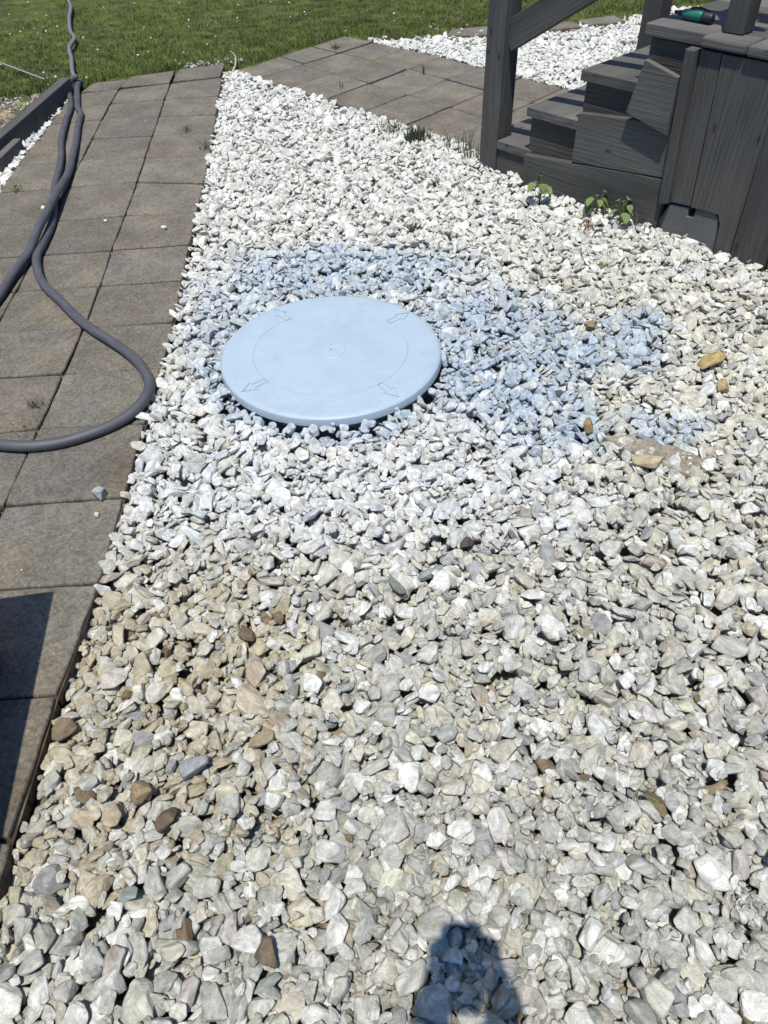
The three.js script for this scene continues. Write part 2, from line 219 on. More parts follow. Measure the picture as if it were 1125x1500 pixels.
function drop(x, z, a, b, c, opt = {}) {
  const ci = Math.floor((x - GX0) / CELL), cj = Math.floor((z - GZ0) / CELL), R = Math.ceil(a / CELL);
  if (ci < R || cj < R || ci >= NX - R || cj >= NZ - R) return null;
  let s = 0, sx = 0, sz = 0, sq = 0, n = 0; const rb = (a + b) / 2 / CELL;
  for (let j = -R; j <= R; j++) for (let i = -R; i <= R; i++) if (i * i + j * j <= rb * rb) { const h = H[(cj + j) * NX + ci + i]; s += h; sx += h * i; sz += h * j; sq += i * i; n++; }
  const mean = s / n, reg = REG[cj * NX + ci]; if (opt.limit !== undefined && mean + c * 0.75 > opt.limit) return null;
  const gx = clamp(sx / sq / CELL, -0.75, 0.75), gz = clamp(sz / sq / CELL, -0.75, 0.75), tl = opt.tilt ?? 0.16;
  const nrm = V3(-gx + gauss() * tl, 1, gz + gauss() * tl).normalize();                    // three.js axes
  const q = new THREE.Quaternion().setFromUnitVectors(V3(0, 1, 0), nrm).multiply(new THREE.Quaternion().setFromAxisAngle(V3(0, 1, 0), opt.turn ?? rr(0, 6.283)));
  const m = new THREE.Matrix4().makeRotationFromQuaternion(q).elements, A = [0, 0, 0, 0, 0, 0], iv = [1 / (a * a), 1 / (c * c), 1 / (b * b)];
  for (let k = 0; k < 3; k++) { const X = m[k * 4], Y = m[k * 4 + 1], Z = -m[k * 4 + 2], w = iv[k]; A[0] += w * X * X; A[1] += w * Y * Y; A[2] += w * Z * Z; A[3] += w * X * Y; A[4] += w * X * Z; A[5] += w * Y * Z; }
  const cells = [], q0 = []; const fx = x - (GX0 + (ci + 0.5) * CELL), fz = z - (GZ0 + (cj + 0.5) * CELL);
  for (let j = -R; j <= R; j++) for (let i = -R; i <= R; i++) {
    const dx = i * CELL - fx, dz = j * CELL - fz, B = A[3] * dx + A[5] * dz, C = A[0] * dx * dx + A[2] * dz * dz + 2 * A[4] * dx * dz - 1, D = B * B - A[1] * C; if (D <= 0) continue;
    const sD = Math.sqrt(D), k = (cj + j) * NX + ci + i; cells.push(k, (-B + sD) / A[1] * 0.93); q0.push(H[k] - (-B - sD) / A[1] * 0.9);
  }
  if (q0.length < 3) return null;
  const srt = q0.slice().sort((p, r) => p - r), y = srt[Math.floor(srt.length * (opt.sink ?? 0.66))];
  if (opt.top !== undefined && y + c * 0.8 > opt.top) return null;
  for (let k = 0; k < cells.length; k += 2) { const t = y + cells[k + 1]; if (t > H[cells[k]]) H[cells[k]] = t; }
  return { x, y, z, a, b, c, q, reg, cells };
}
// placed by hand first to last: the odd stones that stand out; they are things of their own
const STONES = [];
function fill(x0, x1, z0, z1, tries, size) {
  for (let k = 0; k < tries; k++) {
    const x = rr(x0, x1), z = rr(z0, z1), ci = Math.floor((x - GX0) / CELL), cj = Math.floor((z - GZ0) / CELL), reg = REG[cj * NX + ci]; if (!reg || H[cj * NX + ci] > 0.022) continue;
    const a = size(), b = a * rr(0.52, 0.9), c = Math.min(b * 0.85, a * rr(0.26, 0.54)), t = target(x, z, reg);
    const s = drop(x, z, a, b, c, { limit: t, top: t + 0.020 }); if (s) STONES.push(s);
  }
}
const big = () => clamp(0.0203 * Math.exp(0.29 * gauss()), 0.011, 0.038), small = () => clamp(0.0125 * Math.exp(0.28 * gauss()), 0.007, 0.019);
for (let p = 0; p < 3; p++) { fill(-0.97, 2.75, -0.7, 6, 44000, big); fill(0, 3.05, 4.2, 7.1, 16000, big); fill(-2.05, -1.6, 1.5, 5.4, 5000, () => big() * 1.05); }
fill(-0.97, 2.75, -0.7, 6, 62000, small); fill(-0.97, 1.6, -0.2, 3.2, 20000, () => rr(0.007, 0.012)); fill(0, 3.05, 4.2, 7.1, 9000, small);
for (const s of STONES) { let v = 0; for (let k = 0; k < s.cells.length; k += 2) if (s.y + s.cells[k + 1] >= H[s.cells[k]] - 1e-4) v++; s.seen = v / (s.cells.length / 2); delete s.cells; }

/* colours of single stones: what each one is made of, and where the spray paint of the lid settled */
const blob = (x, z, cx, cz, rx, rz) => 1 - sstep(0.55, 1.22, Math.hypot((x - cx) / rx, (z - cz) / rz));
function paint(x, z) {
  const wob = 0.05, X = x + wob * (vnoise(x * 7, z * 7, 2) - 0.5) * 2, Z = z + wob * (vnoise(x * 7, z * 7, 8) - 0.5) * 2, d = Math.hypot(X - LID.x, Z - LID.z);
  return clamp(Math.max(0.75 * (1 - sstep(0.40, 0.47, d)), 0.9 * blob(X, Z, -0.12, 2.76, 0.56, 0.27), 0.7 * blob(X, Z, -0.56, 2.45, 0.15, 0.36), blob(X, Z, 0.40, 2.18, 0.34, 0.46), 0.95 * blob(X, Z, 0.72, 2.14, 0.32, 0.19), blob(X, Z, 0.90, 2.29, 0.14, 0.10), 0.95 * blob(X, Z, 0.50, 1.78, 0.20, 0.17), 0.8 * blob(X, Z, 0.86, 1.72, 0.15, 0.09)), 0, 1);
}
function dust(x, z) { const d = Math.hypot((x + 0.05), (z - 1.78) * 1.1); return clamp(Math.max(0.95 * (1 - sstep(0.42, 0.74, d)), 0.85 * blob(x, z, -0.52, 1.7, 0.30, 0.5), 0.7 * blob(x, z, 0.32, 1.45, 0.35, 0.2), 0.6 * blob(x, z, -0.15, 2.6, 0.75, 0.55)), 0, 1); }
const mixc = (a, b, t) => [lerp(a[0], b[0], t), lerp(a[1], b[1], t), lerp(a[2], b[2], t)];
const WHITE = [0.85, 0.845, 0.80], CREAM = [0.70, 0.67, 0.565], GREY = [0.60, 0.595, 0.54], SLATE = [0.44, 0.445, 0.44], TAN = [0.56, 0.47, 0.32], BROWN = [0.26, 0.19, 0.11], BLUE = [0.455, 0.55, 0.66], ICE = [0.80, 0.83, 0.885];
function stoneColor(s) {
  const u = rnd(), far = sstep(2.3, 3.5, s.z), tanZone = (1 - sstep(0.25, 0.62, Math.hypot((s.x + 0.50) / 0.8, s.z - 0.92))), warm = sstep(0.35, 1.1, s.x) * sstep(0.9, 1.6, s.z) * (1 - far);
  const near = (1 - sstep(0.3, 0.85, s.z)) ;
  let c = u < 0.30 ? WHITE : u < 0.66 ? CREAM : u < 0.91 ? GREY : u < 0.96 ? SLATE : u < 0.996 ? mixc(TAN, CREAM, 0.5) : BROWN;
  if (u > 0.30 && u < 0.6 && near > rnd()) c = GREY;
  if (rnd() < tanZone * 0.62) c = rnd() < 0.03 ? BROWN : mixc(TAN, CREAM, rr(0.1, 0.9));
  if (rnd() < warm * 0.35) c = mixc(c, CREAM, 0.8);
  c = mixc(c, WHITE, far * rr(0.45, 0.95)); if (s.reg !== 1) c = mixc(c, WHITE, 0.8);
  const l = rr(0.82, 1.10) * lerp(0.86, 1, sstep(0.7, 2.1, s.z + 0.35 * s.x * 0 + 0.5 * (vnoise(s.x * 2, s.z * 2, 3) - 0.5))); c = c.map((v) => v * l);
  if (s.reg === 1) { const p = paint(s.x, s.z), d = dust(s.x, s.z); c = mixc(c, ICE, d * rr(0.25, 0.75)); const pp = clamp(p * (rnd() < 0.22 ? rr(0.1, 0.5) : rr(0.6, 1.15)), 0, 0.95); const bl = rr(0.88, 1.12); c = mixc(c, BLUE.map((v) => v * bl), pp); }
  return c;
}
const bedNames = { 1: 'gravel_bed', 2: 'gravel_strip', 3: 'far_gravel_bed' }, beds = {};
for (const k of [1, 2, 3]) {
  const b = beds[k] = struct(bedNames[k], new THREE.Group()); scene.add(b);
  const sh = new THREE.Shape([bedMain, bedStrip, bedFar][k - 1].map(([x, z]) => new THREE.Vector2(x, z))), g = new THREE.ShapeGeometry(sh); g.rotateX(-Math.PI / 2); g.translate(0, -0.062 - k * 0.002, 0);
  mesh('soil_base', g, std({ map: soilMap, bumpMap: soilBump, bumpScale: 0.008, color: rgb(0.72, 0.66, 0.55) }), b);
}
// the 300 stones that show largest are meshes of their own
camera.updateMatrixWorld(true); camera.aspect = 0.75; camera.updateProjectionMatrix();
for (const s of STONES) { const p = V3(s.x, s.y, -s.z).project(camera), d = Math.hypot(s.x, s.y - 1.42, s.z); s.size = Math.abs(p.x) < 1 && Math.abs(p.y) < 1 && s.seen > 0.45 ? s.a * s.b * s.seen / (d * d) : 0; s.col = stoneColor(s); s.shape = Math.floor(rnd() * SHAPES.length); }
STONES.sort((a, b) => b.size - a.size);
const palette = new Map();
const near = STONES.slice(0, 296), rest = STONES.slice(296).filter((s) => s.seen > 0.015), K = 1.06;
for (const s of near) {
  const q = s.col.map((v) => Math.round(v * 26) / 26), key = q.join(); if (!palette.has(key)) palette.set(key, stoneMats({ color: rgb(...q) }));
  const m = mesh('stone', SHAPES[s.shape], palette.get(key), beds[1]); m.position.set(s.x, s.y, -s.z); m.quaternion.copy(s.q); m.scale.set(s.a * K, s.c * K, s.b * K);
}
const massMat = stoneMats({});
for (const k of [1, 2, 3]) {
  const mass = new THREE.Group(); mass.name = 'loose_gravel'; mass.userData.kind = 'stuff'; beds[k].add(mass);
  for (let sh = 0; sh < SHAPES.length; sh++) {
    const L = rest.filter((s) => s.reg === k && s.shape === sh); if (!L.length) continue;
    const im = new THREE.InstancedMesh(SHAPES[sh], massMat, L.length), M = new THREE.Matrix4(), c = new THREE.Color(); im.name = 'gravel_mass'; im.userData.kind = 'stuff'; im.castShadow = im.receiveShadow = true;
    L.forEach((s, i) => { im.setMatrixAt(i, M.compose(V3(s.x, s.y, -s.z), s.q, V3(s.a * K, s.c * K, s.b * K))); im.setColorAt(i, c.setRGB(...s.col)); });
    mass.add(im);
  }
}
console.log('stones', STONES.length, rest.length, 'palette', palette.size);
/* ------------------------------------------------ odd stones that stand out: things of their own */
const oddShape = (i, flat) => SHAPES[i % SHAPES.length];
function oddStone(name, label, cat, x, z, size, color, shape, opt = {}, group) {
  const s = drop(x, z, size[0], size[2], size[1], { tilt: 0.06, sink: 0.86, ...opt }); if (!s) return;
  const m = mesh(name, SHAPES[shape], stoneMats({ color: rgb(...color) }), scene); m.position.set(s.x, s.y - (opt.bury || 0), -s.z); m.quaternion.copy(s.q); m.scale.set(s.a * K, s.c * K, s.b * K); tag(m, label, cat, group); return m;
}
oddStone('grey_stone', 'small blue grey stone lying alone on the paved path near its gravel edge', 'stone', -0.790, 1.512, [0.022, 0.018, 0.019], [0.42, 0.44, 0.47], 3);
oddStone('ochre_rock', 'flat oval ochre yellow rock lying on the pale gravel right of the painted patch', 'rock', 1.094, 2.031, [0.062, 0.019, 0.032], [0.50, 0.36, 0.15], 5, { turn: 0.35 });
oddStone('ochre_stone', 'small square ochre stone on the gravel just in front of the flat ochre rock', 'stone', 1.075, 1.885, [0.028, 0.016, 0.019], [0.48, 0.36, 0.16], 8, { turn: 0.3 });
oddStone('tan_stone', 'long tan stone lying in front of the buried grey slab', 'stone', 0.742, 1.545, [0.048, 0.017, 0.022], [0.52, 0.43, 0.27], 2, { turn: -0.3 });
oddStone('brown_pebble', 'upright brown pebble at the lower edge of the blue painted gravel', 'stone', 0.625, 1.728, [0.021, 0.02, 0.014], [0.38, 0.26, 0.12], 6, { turn: 1.2 });
oddStone('brown_clod', 'reddish brown clod among pale stones near the bottom of the picture', 'clod', -0.231, 0.362, [0.026, 0.016, 0.020], [0.20, 0.145, 0.10], 9);
oddStone('dark_clod', 'dark brown crumbly clod low in the gravel, above the reddish brown clod', 'clod', -0.441, 0.591, [0.020, 0.016, 0.028], [0.15, 0.11, 0.075], 11);
oddStone('round_brown_stone', 'round brown stone left of the middle of the near gravel', 'stone', -0.499, 0.650, [0.022, 0.017, 0.021], [0.33, 0.25, 0.15], 13);
oddStone('tilted_brown_stone', 'large tilted dark brown stone near the slab edge in the tan patch', 'stone', -0.700, 0.804, [0.028, 0.016, 0.021], [0.25, 0.19, 0.12], 14, { turn: 0.6 });
oddStone('black_stone', 'small nearly black stone sunk in the gravel below the painted lid', 'stone', 0.213, 1.281, [0.024, 0.013, 0.016], [0.10, 0.085, 0.07], 10);
oddStone('slate_chip', 'long dark green grey chip of stone in the middle of the near gravel', 'stone', 0.025, 1.133, [0.034, 0.012, 0.015], [0.22, 0.24, 0.22], 4, { turn: -0.55 });
oddStone('dark_ochre_stone', 'dark ochre stone on the gravel between the lid and the wooden steps', 'stone', 0.757, 2.289, [0.026, 0.017, 0.019], [0.32, 0.24, 0.12], 7);
oddStone('slate_stone', 'large blue grey rough stone beside the round brown stone', 'stone', -0.40, 0.695, [0.032, 0.016, 0.020], [0.36, 0.37, 0.39], 12, { turn: 0.6 });
oddStone('buff_stone', 'smooth buff coloured stone lying near the bottom left, above the gravel edge', 'stone', -0.545, 0.60, [0.022, 0.014, 0.021], [0.44, 0.36, 0.25], 1);
{ // flat old slab mostly buried by the gravel
  const c = [[0.655, 1.685], [0.765, 1.70], [0.955, 1.555], [0.865, 1.49]], m = mesh('buried_slab', slabGeo(c, 0.0, 0.04, 3), std({ map: concreteMap, bumpMap: concreteBump, bumpScale: 0.004, color: rgb(0.52, 0.46, 0.36) }), scene);
  m.position.y = 0.004; tag(m, 'flat brown grey slab of stone partly buried in the gravel right of the lid', 'slab');
}
[['white_chip', 'flat white flake on the path beside the two hoses', -1.545, 3.511, [0.019, 0.006, 0.010], 0], ['white_pebble', 'round white pebble on the right column of path slabs', -0.92, 3.227, [0.013, 0.011, 0.012], 1], ['white_crumb', 'tiny white crumb of stone in the middle of the path', -1.21, 3.338, [0.011, 0.006, 0.008], 2], ['white_fragment', 'small white fragment on the path in front of the lone grey stone', -0.783, 1.441, [0.008, 0.006, 0.007], 3]].forEach(([n, l, x, z, s, i]) => oddStone(n, l, 'pebble', x, z, s, [0.82, 0.81, 0.76], i + 15));
{ // crumbs of stone and grit scattered on the slabs
  const n = 420, im = new THREE.InstancedMesh(SHAPES[2], stoneMats({}), n), M = new THREE.Matrix4(), c = new THREE.Color(); im.name = 'path_grit'; im.userData = { kind: 'stuff', label: 'pale grit scattered over the paving slabs', category: 'grit' };
  for (let i = 0; i < n; i++) { const z = rnd() ** 0.8 * 5.5, k = Math.min(LINE_R.length - 2, Math.max(0, Math.floor((5.5 - z) / 0.32))), x = lerp(-0.76 - 0.04 * z, -1.75, rnd() ** 1.3), s = rr(0.0012, 0.0036); im.setMatrixAt(i, M.compose(V3(x, s * 0.4, -z), new THREE.Quaternion().setFromEuler(new THREE.Euler(rr(-0.3, 0.3), rr(0, 6), rr(-0.3, 0.3))), V3(s, s * 0.6, s * rr(0.6, 1)))); const v = rr(0.25, 0.75); im.setColorAt(i, c.setRGB(v, v * 0.96, v * 0.85)); }
  scene.add(im);
}

/* ------------------------------------------------ the round lid */
{
  const t = thing('manhole_lid', 'round pale blue plastic lid set in the gravel among blue sprayed stones', 'lid', [LID.x, LID.y, -LID.z]);
  const lidMap = tex(512, (u, v, c) => { const a = fbm(u * 5, v * 5, 4, 4, 5), b = fbm(u * 40, v * 40, 7, 3, 40); const k = 0.95 + 0.035 * (a - 0.5) + 0.04 * (b - 0.5) - 0.02 * sstep(0.6, 0.8, fbm(u * 9, v * 9, 14, 4, 9)); c[0] = k; c[1] = k; c[2] = k * 1.005; }, true);
  const plastic = std({ color: rgb(0.325, 0.400, 0.455), map: lidMap, bumpMap: concreteBump, bumpScale: 0.0004, roughness: 0.55 });
  const under = std({ color: rgb(0.16, 0.21, 0.26), roughness: 0.7 });
  const pr = [[0, 0.0018], [0.047, 0.0018], [0.049, 0.0], [0.12, 0.0], [0.20, 0.0], [0.2560, 0.0], [0.2570, -0.0015], [0.2590, -0.0015], [0.2604, 0.0], [0.30, -0.0003], [0.345, -0.0008], [0.358, -0.0014], [0.3635, -0.0032], [0.3675, -0.0068], [0.3697, -0.012], [0.371, -0.030], [0.3697, -0.0325], [0.362, -0.0325], [0.362, -0.018]].map(([r, y]) => new THREE.Vector2(r, y)).reverse();
  const g = new THREE.LatheGeometry(pr, 160); for (let i = 0; i < g.attributes.uv.count; i++) g.attributes.uv.setXY(i, g.attributes.position.getX(i) * 1.25 + 0.5, g.attributes.position.getZ(i) * 1.25 + 0.5);
  mesh('cover', toCreasedNormals(g, 0.42), plastic, t);
  const cb = new THREE.CylinderGeometry(0.0035, 0.0035, 0.001, 12); cb.translate(0, 0.0022, 0); mesh('centre_dimple', cb, under, t);
  const arrow = () => {
    const s = new THREE.Shape([[-0.0115, 0], [0.0115, 0], [0.0115, 0.047], [0.025, 0.047], [0, 0.095], [-0.025, 0.047], [-0.0115, 0.047]].map(([x, y]) => new THREE.Vector2(x, y)));
    s.holes.push(new THREE.Path([[-0.0095, 0.002], [-0.0095, 0.049], [-0.0212, 0.049], [0, 0.0905], [0.0212, 0.049], [0.0095, 0.049], [0.0095, 0.002]].map(([x, y]) => new THREE.Vector2(x, y))));
    const e = new THREE.ExtrudeGeometry(s, { depth: 0.0019, bevelEnabled: true, bevelSize: 0.0003, bevelThickness: 0.0004, bevelSegments: 1 }); e.rotateX(-Math.PI / 2); return e;
  };
  const ag = arrow();
  for (const deg of [127, 39, -142, -52]) { const m = mesh('raised_arrow', ag, plastic, t), a = deg * Math.PI / 180; m.position.set(Math.cos(a) * 0.257, -0.0004, -Math.sin(a) * 0.257); m.rotation.y = a - Math.PI / 2; }
  const sg = new THREE.SphereGeometry(0.0062, 12, 6, 0, 6.2832, 0, Math.PI / 2); sg.scale(1, 0.5, 1);
  for (const deg of [-153, -130, -109, -72, -63, -36, -17, -8, 22, 55, 104, 141, 161, 178]) { const m = mesh('screw_head', sg, plastic, t), a = deg * Math.PI / 180; m.position.set(Math.cos(a) * 0.338, -0.0014, -Math.sin(a) * 0.338); }
  const bg = new THREE.SphereGeometry(0.008, 12, 8); bg.scale(1, 0.8, 1);
  for (const deg of [-56, -88, -150, 10, 80, 130]) { const m = mesh('rim_bolt', bg, plastic, t), a = deg * Math.PI / 180; m.position.set(Math.cos(a) * 0.3715, -0.022, -Math.sin(a) * 0.3715); }
  for (const [deg, r] of [[90, 0.338], [-90, 0.314]]) { // worn raised lettering, past reading
    const parts = []; for (let i = -6; i <= 6; i++) { if (i === -1) continue; const b = new THREE.BoxGeometry(0.0042, 0.0010, rr(0.006, 0.0085)); b.rotateZ(0); b.translate(i * 0.0078, 0, rr(-0.001, 0.001)); parts.push(b); }
    const m = mesh('worn_embossing', mergeGeometries(parts), plastic, t), a = deg * Math.PI / 180; m.position.set(Math.cos(a) * r, -0.0008, -Math.sin(a) * r);
  }
  const rg = new THREE.CylinderGeometry(0.338, 0.338, 0.13, 96, 1, true); rg.translate(0, -0.095, 0); mesh('riser', rg, under, t);
  const fl = new THREE.TorusGeometry(0.346, 0.008, 8, 96); fl.rotateX(Math.PI / 2); fl.translate(0, -0.052, 0); mesh('riser_flange', fl, under, t);
}

/* ------------------------------------------------ hoses */
function tube(pts, rad, seg, radial = 14, closed = false) {       // pts: [x, y, ahead]; rad: number or function of t
  const c = new THREE.CatmullRomCurve3(pts.map(([x, y, z]) => V3(x, y, -z)), closed, 'centripetal'), g = new THREE.TubeGeometry(c, seg, 1, radial, closed), P = g.attributes.position, N = g.attributes.normal, U = g.attributes.uv, L = c.getLength();
  for (let i = 0; i <= seg; i++) { const t = i / seg, p = c.getPointAt(t), r = typeof rad === 'function' ? rad(t, t * L) : rad; for (let j = 0; j <= radial; j++) { const k = i * (radial + 1) + j; P.setXYZ(k, p.x + N.getX(k) * r, p.y + N.getY(k) * r, p.z + N.getZ(k) * r); U.setXY(k, t * L, j / radial); } }
  return g;
}
const hoseBump = tex(64, (u, v, c) => { c[0] = c[1] = c[2] = 0.5 + 0.5 * Math.sin((v * 1 + u * 4) * 6.283); });
{
  const rub = std({ color: rgb(0.082, 0.084, 0.092), roughness: 0.6, map: tex(256, (u, v, c) => { const k = 0.86 + 0.28 * (fbm(u * 12, v * 8, 2, 4, 4) - 0.5); c[0] = k; c[1] = k; c[2] = k; }, true) });
  const thin = std({ color: rgb(0.13, 0.132, 0.142), roughness: 0.55 });
  const y = 0.018;
  const A = [[-1.81, y, 5.144], [-1.753, y, 4.939], [-1.708, y, 4.833], [-1.672, y, 4.638], [-1.612, y, 4.365], [-1.564, 0.023, 4.126], [-1.512, 0.03, 3.843], [-1.486, 0.047, 3.62], [-1.452, 0.063, 3.34], [-1.440, 0.06, 3.15], [-1.44, 0.035, 2.99], [-1.456, 0.022, 2.83], [-1.458, y, 2.64], [-1.48, y, 2.42], [-1.58, y, 2.2], [-1.8, y, 2.05]];
  const t = thing('thick_hose', 'thick dark grey hose running down the path from the lawn, crossing over its twin', 'hose', [0, 0, 0]);
  mesh('hose_body', tube([[-1.869, 0.03, 5.43], [-1.858, 0.026, 5.33], ...A], 0.0178, 260), rub, t);
  mesh('narrow_end', tube([[-3.3, 0.05, 8.9], [-2.85, 0.05, 8.4], [-2.68, 0.045, 8.06], [-2.505, 0.05, 7.6], [-2.41, 0.045, 7.2], [-2.275, 0.045, 6.74], [-2.180, 0.05, 6.50], [-2.155, 0.045, 6.26], [-2.055, 0.045, 5.95], [-1.945, 0.04, 5.58], [-1.869, 0.030, 5.42]], (q, l) => 0.0135 + 0.0015 * Math.sin(l * 6.283 / 0.022), 700, 12), thin, t);
  const cf = tube([[-1.872, 0.031, 5.45], [-1.866, 0.029, 5.40]], 0.025, 4); mesh('hose_cuff', cf, rub, t);
  const B = [[-1.875, 0.062, 5.43], [-1.905, 0.055, 5.39], [-1.907, 0.03, 5.31], [-1.861, y, 5.161], [-1.804, y, 4.969], [-1.768, y, 4.747], [-1.726, y, 4.517], [-1.682, y, 4.318], [-1.626, y, 4.121], [-1.584, y, 3.929], [-1.550, y, 3.742], [-1.498, y, 3.543], [-1.442, y, 3.314], [-1.418, y, 3.089], [-1.412, y, 2.994], [-1.37, y, 2.86], [-1.307, y, 2.734], [-1.204, y, 2.599], [-1.108, y, 2.472], [-1.024, y, 2.377], [-0.932, y, 2.288], [-0.848, y, 2.2], [-0.786, y, 2.11], [-0.75, y, 2.023], [-0.745, 0.023, 1.954], [-0.769, 0.022, 1.878], [-0.813, y, 1.826], [-0.88, y, 1.777], [-0.954, y, 1.743], [-1.032, y, 1.729], [-1.098, y, 1.733], [-1.18, y, 1.752], [-1.35, y, 1.83], [-1.6, y, 1.98]];
  const t2 = thing('looped_hose', 'dark grey hose that bends into a wide loop at the gravel edge of the path', 'hose', [0, 0, 0]);
  mesh('hose_body', tube(B, 0.0178, 420), rub, t2);
  const w = mesh('thin_cord', tube([[-3.3, 0.035, 6.6], [-2.9, 0.04, 6.25], [-2.535, 0.045, 5.91], [-2.32, 0.042, 5.70], [-2.105, 0.04, 5.487]], 0.0055, 60, 8), std({ color: rgb(0.22, 0.23, 0.23), roughness: 0.7 }), scene);
  tag(w, 'thin pale grey cord lying on the lawn at the left, ending near the timber', 'cord');
  const tub = mesh('black_saucer', new THREE.LatheGeometry([[0, 0], [0.14, 0], [0.17, 0.03], [0.185, 0.05], [0.18, 0.052], [0.155, 0.02], [0, 0.014]].map(([a, b]) => new THREE.Vector2(a, b)), 40), std({ color: rgb(0.02, 0.02, 0.02), roughness: 0.6 }), scene); tub.position.set(-3.33, 0.0, -8.40); tag(tub, 'black edge of an object on the lawn at the very top left corner', 'saucer');
}

/* ------------------------------------------------ boards */
function woodUV(g, axis) {
  const P = g.attributes.position, N = g.attributes.normal, uv = new Float32Array(P.count * 2), ou = rr(0, 3), ov = rr(0, 3), ia = 'xyz'.indexOf(axis), get = (A, i, k) => k === 0 ? A.getX(i) : k === 1 ? A.getY(i) : A.getZ(i);
  for (let i = 0; i < P.count; i++) {
    const n = [0, 1, 2].map((k) => Math.abs(get(N, i, k))), m = n.indexOf(Math.max(...n));
    let a = ia, b; if (m === ia) { a = (ia + 1) % 3; b = (ia + 2) % 3; uv[i * 2] = get(P, i, a) * 1.8 + ou; uv[i * 2 + 1] = get(P, i, b) * 1.2 + ov; continue; }
    b = [0, 1, 2].find((k) => k !== ia && k !== m); uv[i * 2] = get(P, i, a) * 0.6 + ou; uv[i * 2 + 1] = get(P, i, b) * 1.9 + ov + m * 0.13;
  }
  g.setAttribute('uv', new THREE.BufferAttribute(uv, 2)); return g;
}
const boxGeo = (x0, x1, y0, y1, z0, z1, axis, r = 0.004) => { const g = new RoundedBoxGeometry(x1 - x0, y1 - y0, z1 - z0, 2, Math.min(r, (x1 - x0) / 3, (y1 - y0) / 3, (z1 - z0) / 3)); g.translate((x0 + x1) / 2, (y0 + y1) / 2, (z0 + z1) / 2); return woodUV(g, axis); };
const polyGeo = (pts, z0, z1, axis, bv = 0.003) => { const g = new THREE.ExtrudeGeometry(new THREE.Shape(pts.map(([x, y]) => new THREE.Vector2(x, y))), { depth: z1 - z0 - 2 * bv, bevelEnabled: true, bevelSize: bv, bevelThickness: bv, bevelOffset: -bv, bevelSegments: 2 }); g.translate(0, 0, z0 + bv); return woodUV(g, axis); };
const polyTop = (pts, y0, y1) => { const g = new THREE.ExtrudeGeometry(new THREE.Shape(pts.map(([x, z]) => new THREE.Vector2(x, -z))), { depth: y1 - y0 - 0.006, bevelEnabled: true, bevelSize: 0.003, bevelThickness: 0.003, bevelOffset: -0.003, bevelSegments: 2 }); g.rotateX(-Math.PI / 2); g.translate(0, y0 + 0.003, 0); return woodUV(g, 'z'); };
const D = (i) => deckMats[i % 5];

/* ------------------------------------------------ the wooden stairs with their posts and rails */
const stairs = thing('wooden_stairs', 'dark grey stained wooden steps with a tall post and sloping rail', 'stairs', [STAIR.x, 0, -STAIR.z], STAIR.turn);
{
  const p = stairs, W = -1.12;
  mesh('tread', polyTop([[-0.225, -0.115], [-0.132, -0.115], [-0.132, 0.0], [0.075, 0.0], [0.075, W], [-0.225, W]], 0.098, 0.137), wornWood, p);
  mesh('tread', boxGeo(0.040, 0.330, 0.284, 0.324, W, 0.016, 'z'), wornWood, p);
  mesh('tread', boxGeo(0.302, 0.602, 0.476, 0.517, W, 0.016, 'z'), D(2), p);
  mesh('lower_side_panel', boxGeo(-0.134, 0.066, -0.07, 0.097, -0.045, -0.010, 'x'), D(1), p);
  mesh('side_plank', polyGeo([[0.064, -0.07], [0.80, -0.07], [0.80, 0.205], [0.64, 0.190], [0.34, 0.156], [0.064, 0.128]], 0.0, 0.034, 'x'), D(0), p);
  mesh('side_plank', polyGeo([[0.330, 0.160], [0.64, 0.193], [0.79, 0.210], [0.79, 0.405], [0.577, 0.388], [0.330, 0.360]], 0.0, 0.034, 'x'), D(2), p);
  mesh('side_panel', boxGeo(0.055, 0.340, 0.12, 0.284, -0.045, -0.006, 'x'), rawWood, p);
  mesh('side_panel', boxGeo(0.320, 0.602, 0.34, 0.476, -0.045, -0.006, 'x'), rawWood, p);
  mesh('side_panel', boxGeo(0.582, 0.800, 0.38, 0.668, -0.045, -0.006, 'x'), rawWood, p);
  mesh('riser', boxGeo(-0.203, -0.170, -0.07, 0.096, W + 0.03, -0.05, 'z'), D(1), p);
  mesh('riser', boxGeo(0.062, 0.088, 0.139, 0.282, W + 0.03, -0.05, 'z'), D(1), p);
  mesh('riser', boxGeo(0.325, 0.350, 0.326, 0.474, W + 0.03, -0.05, 'z'), D(3), p);
  mesh('riser', boxGeo(0.586, 0.612, 0.519, 0.668, W + 0.03, -0.05, 'z'), D(3), p);
  mesh('post', boxGeo(-0.243, -0.137, -0.1, 1.62, -0.108, -0.002, 'y', 0.006), D(4), p);
  mesh('post', boxGeo(-0.155, -0.052, -0.1, 1.62, W - 0.10, W + 0.003, 'y', 0.006), D(1), p);
  const sl = Math.atan(0.588), rail = (y0, name) => { const g = boxGeo(-0.02, 1.30, -0.058, 0.058, -0.019, 0.019, 'x'); g.rotateZ(sl); const m = mesh(name, g, D(3), p); m.position.set(-0.137, y0, -0.055); };
  rail(0.565, 'lower_rail'); rail(1.12, 'hand_rail');
  const kn = new THREE.SphereGeometry(0.008, 10, 8); kn.scale(1, 1.4, 0.25); for (const [x, y] of [[-0.225, 0.50], [-0.16, 0.49]]) { const m = mesh('bolt_head', kn, std({ color: rgb(0.03, 0.03, 0.03), roughness: 0.6 }), p); m.position.set(x, y, -0.001); }
}
const deck = thing('wooden_deck', 'dark grey wooden deck with vertical skirting boards and a flat cap board', 'deck', [STAIR.x, 0, -STAIR.z], STAIR.turn);
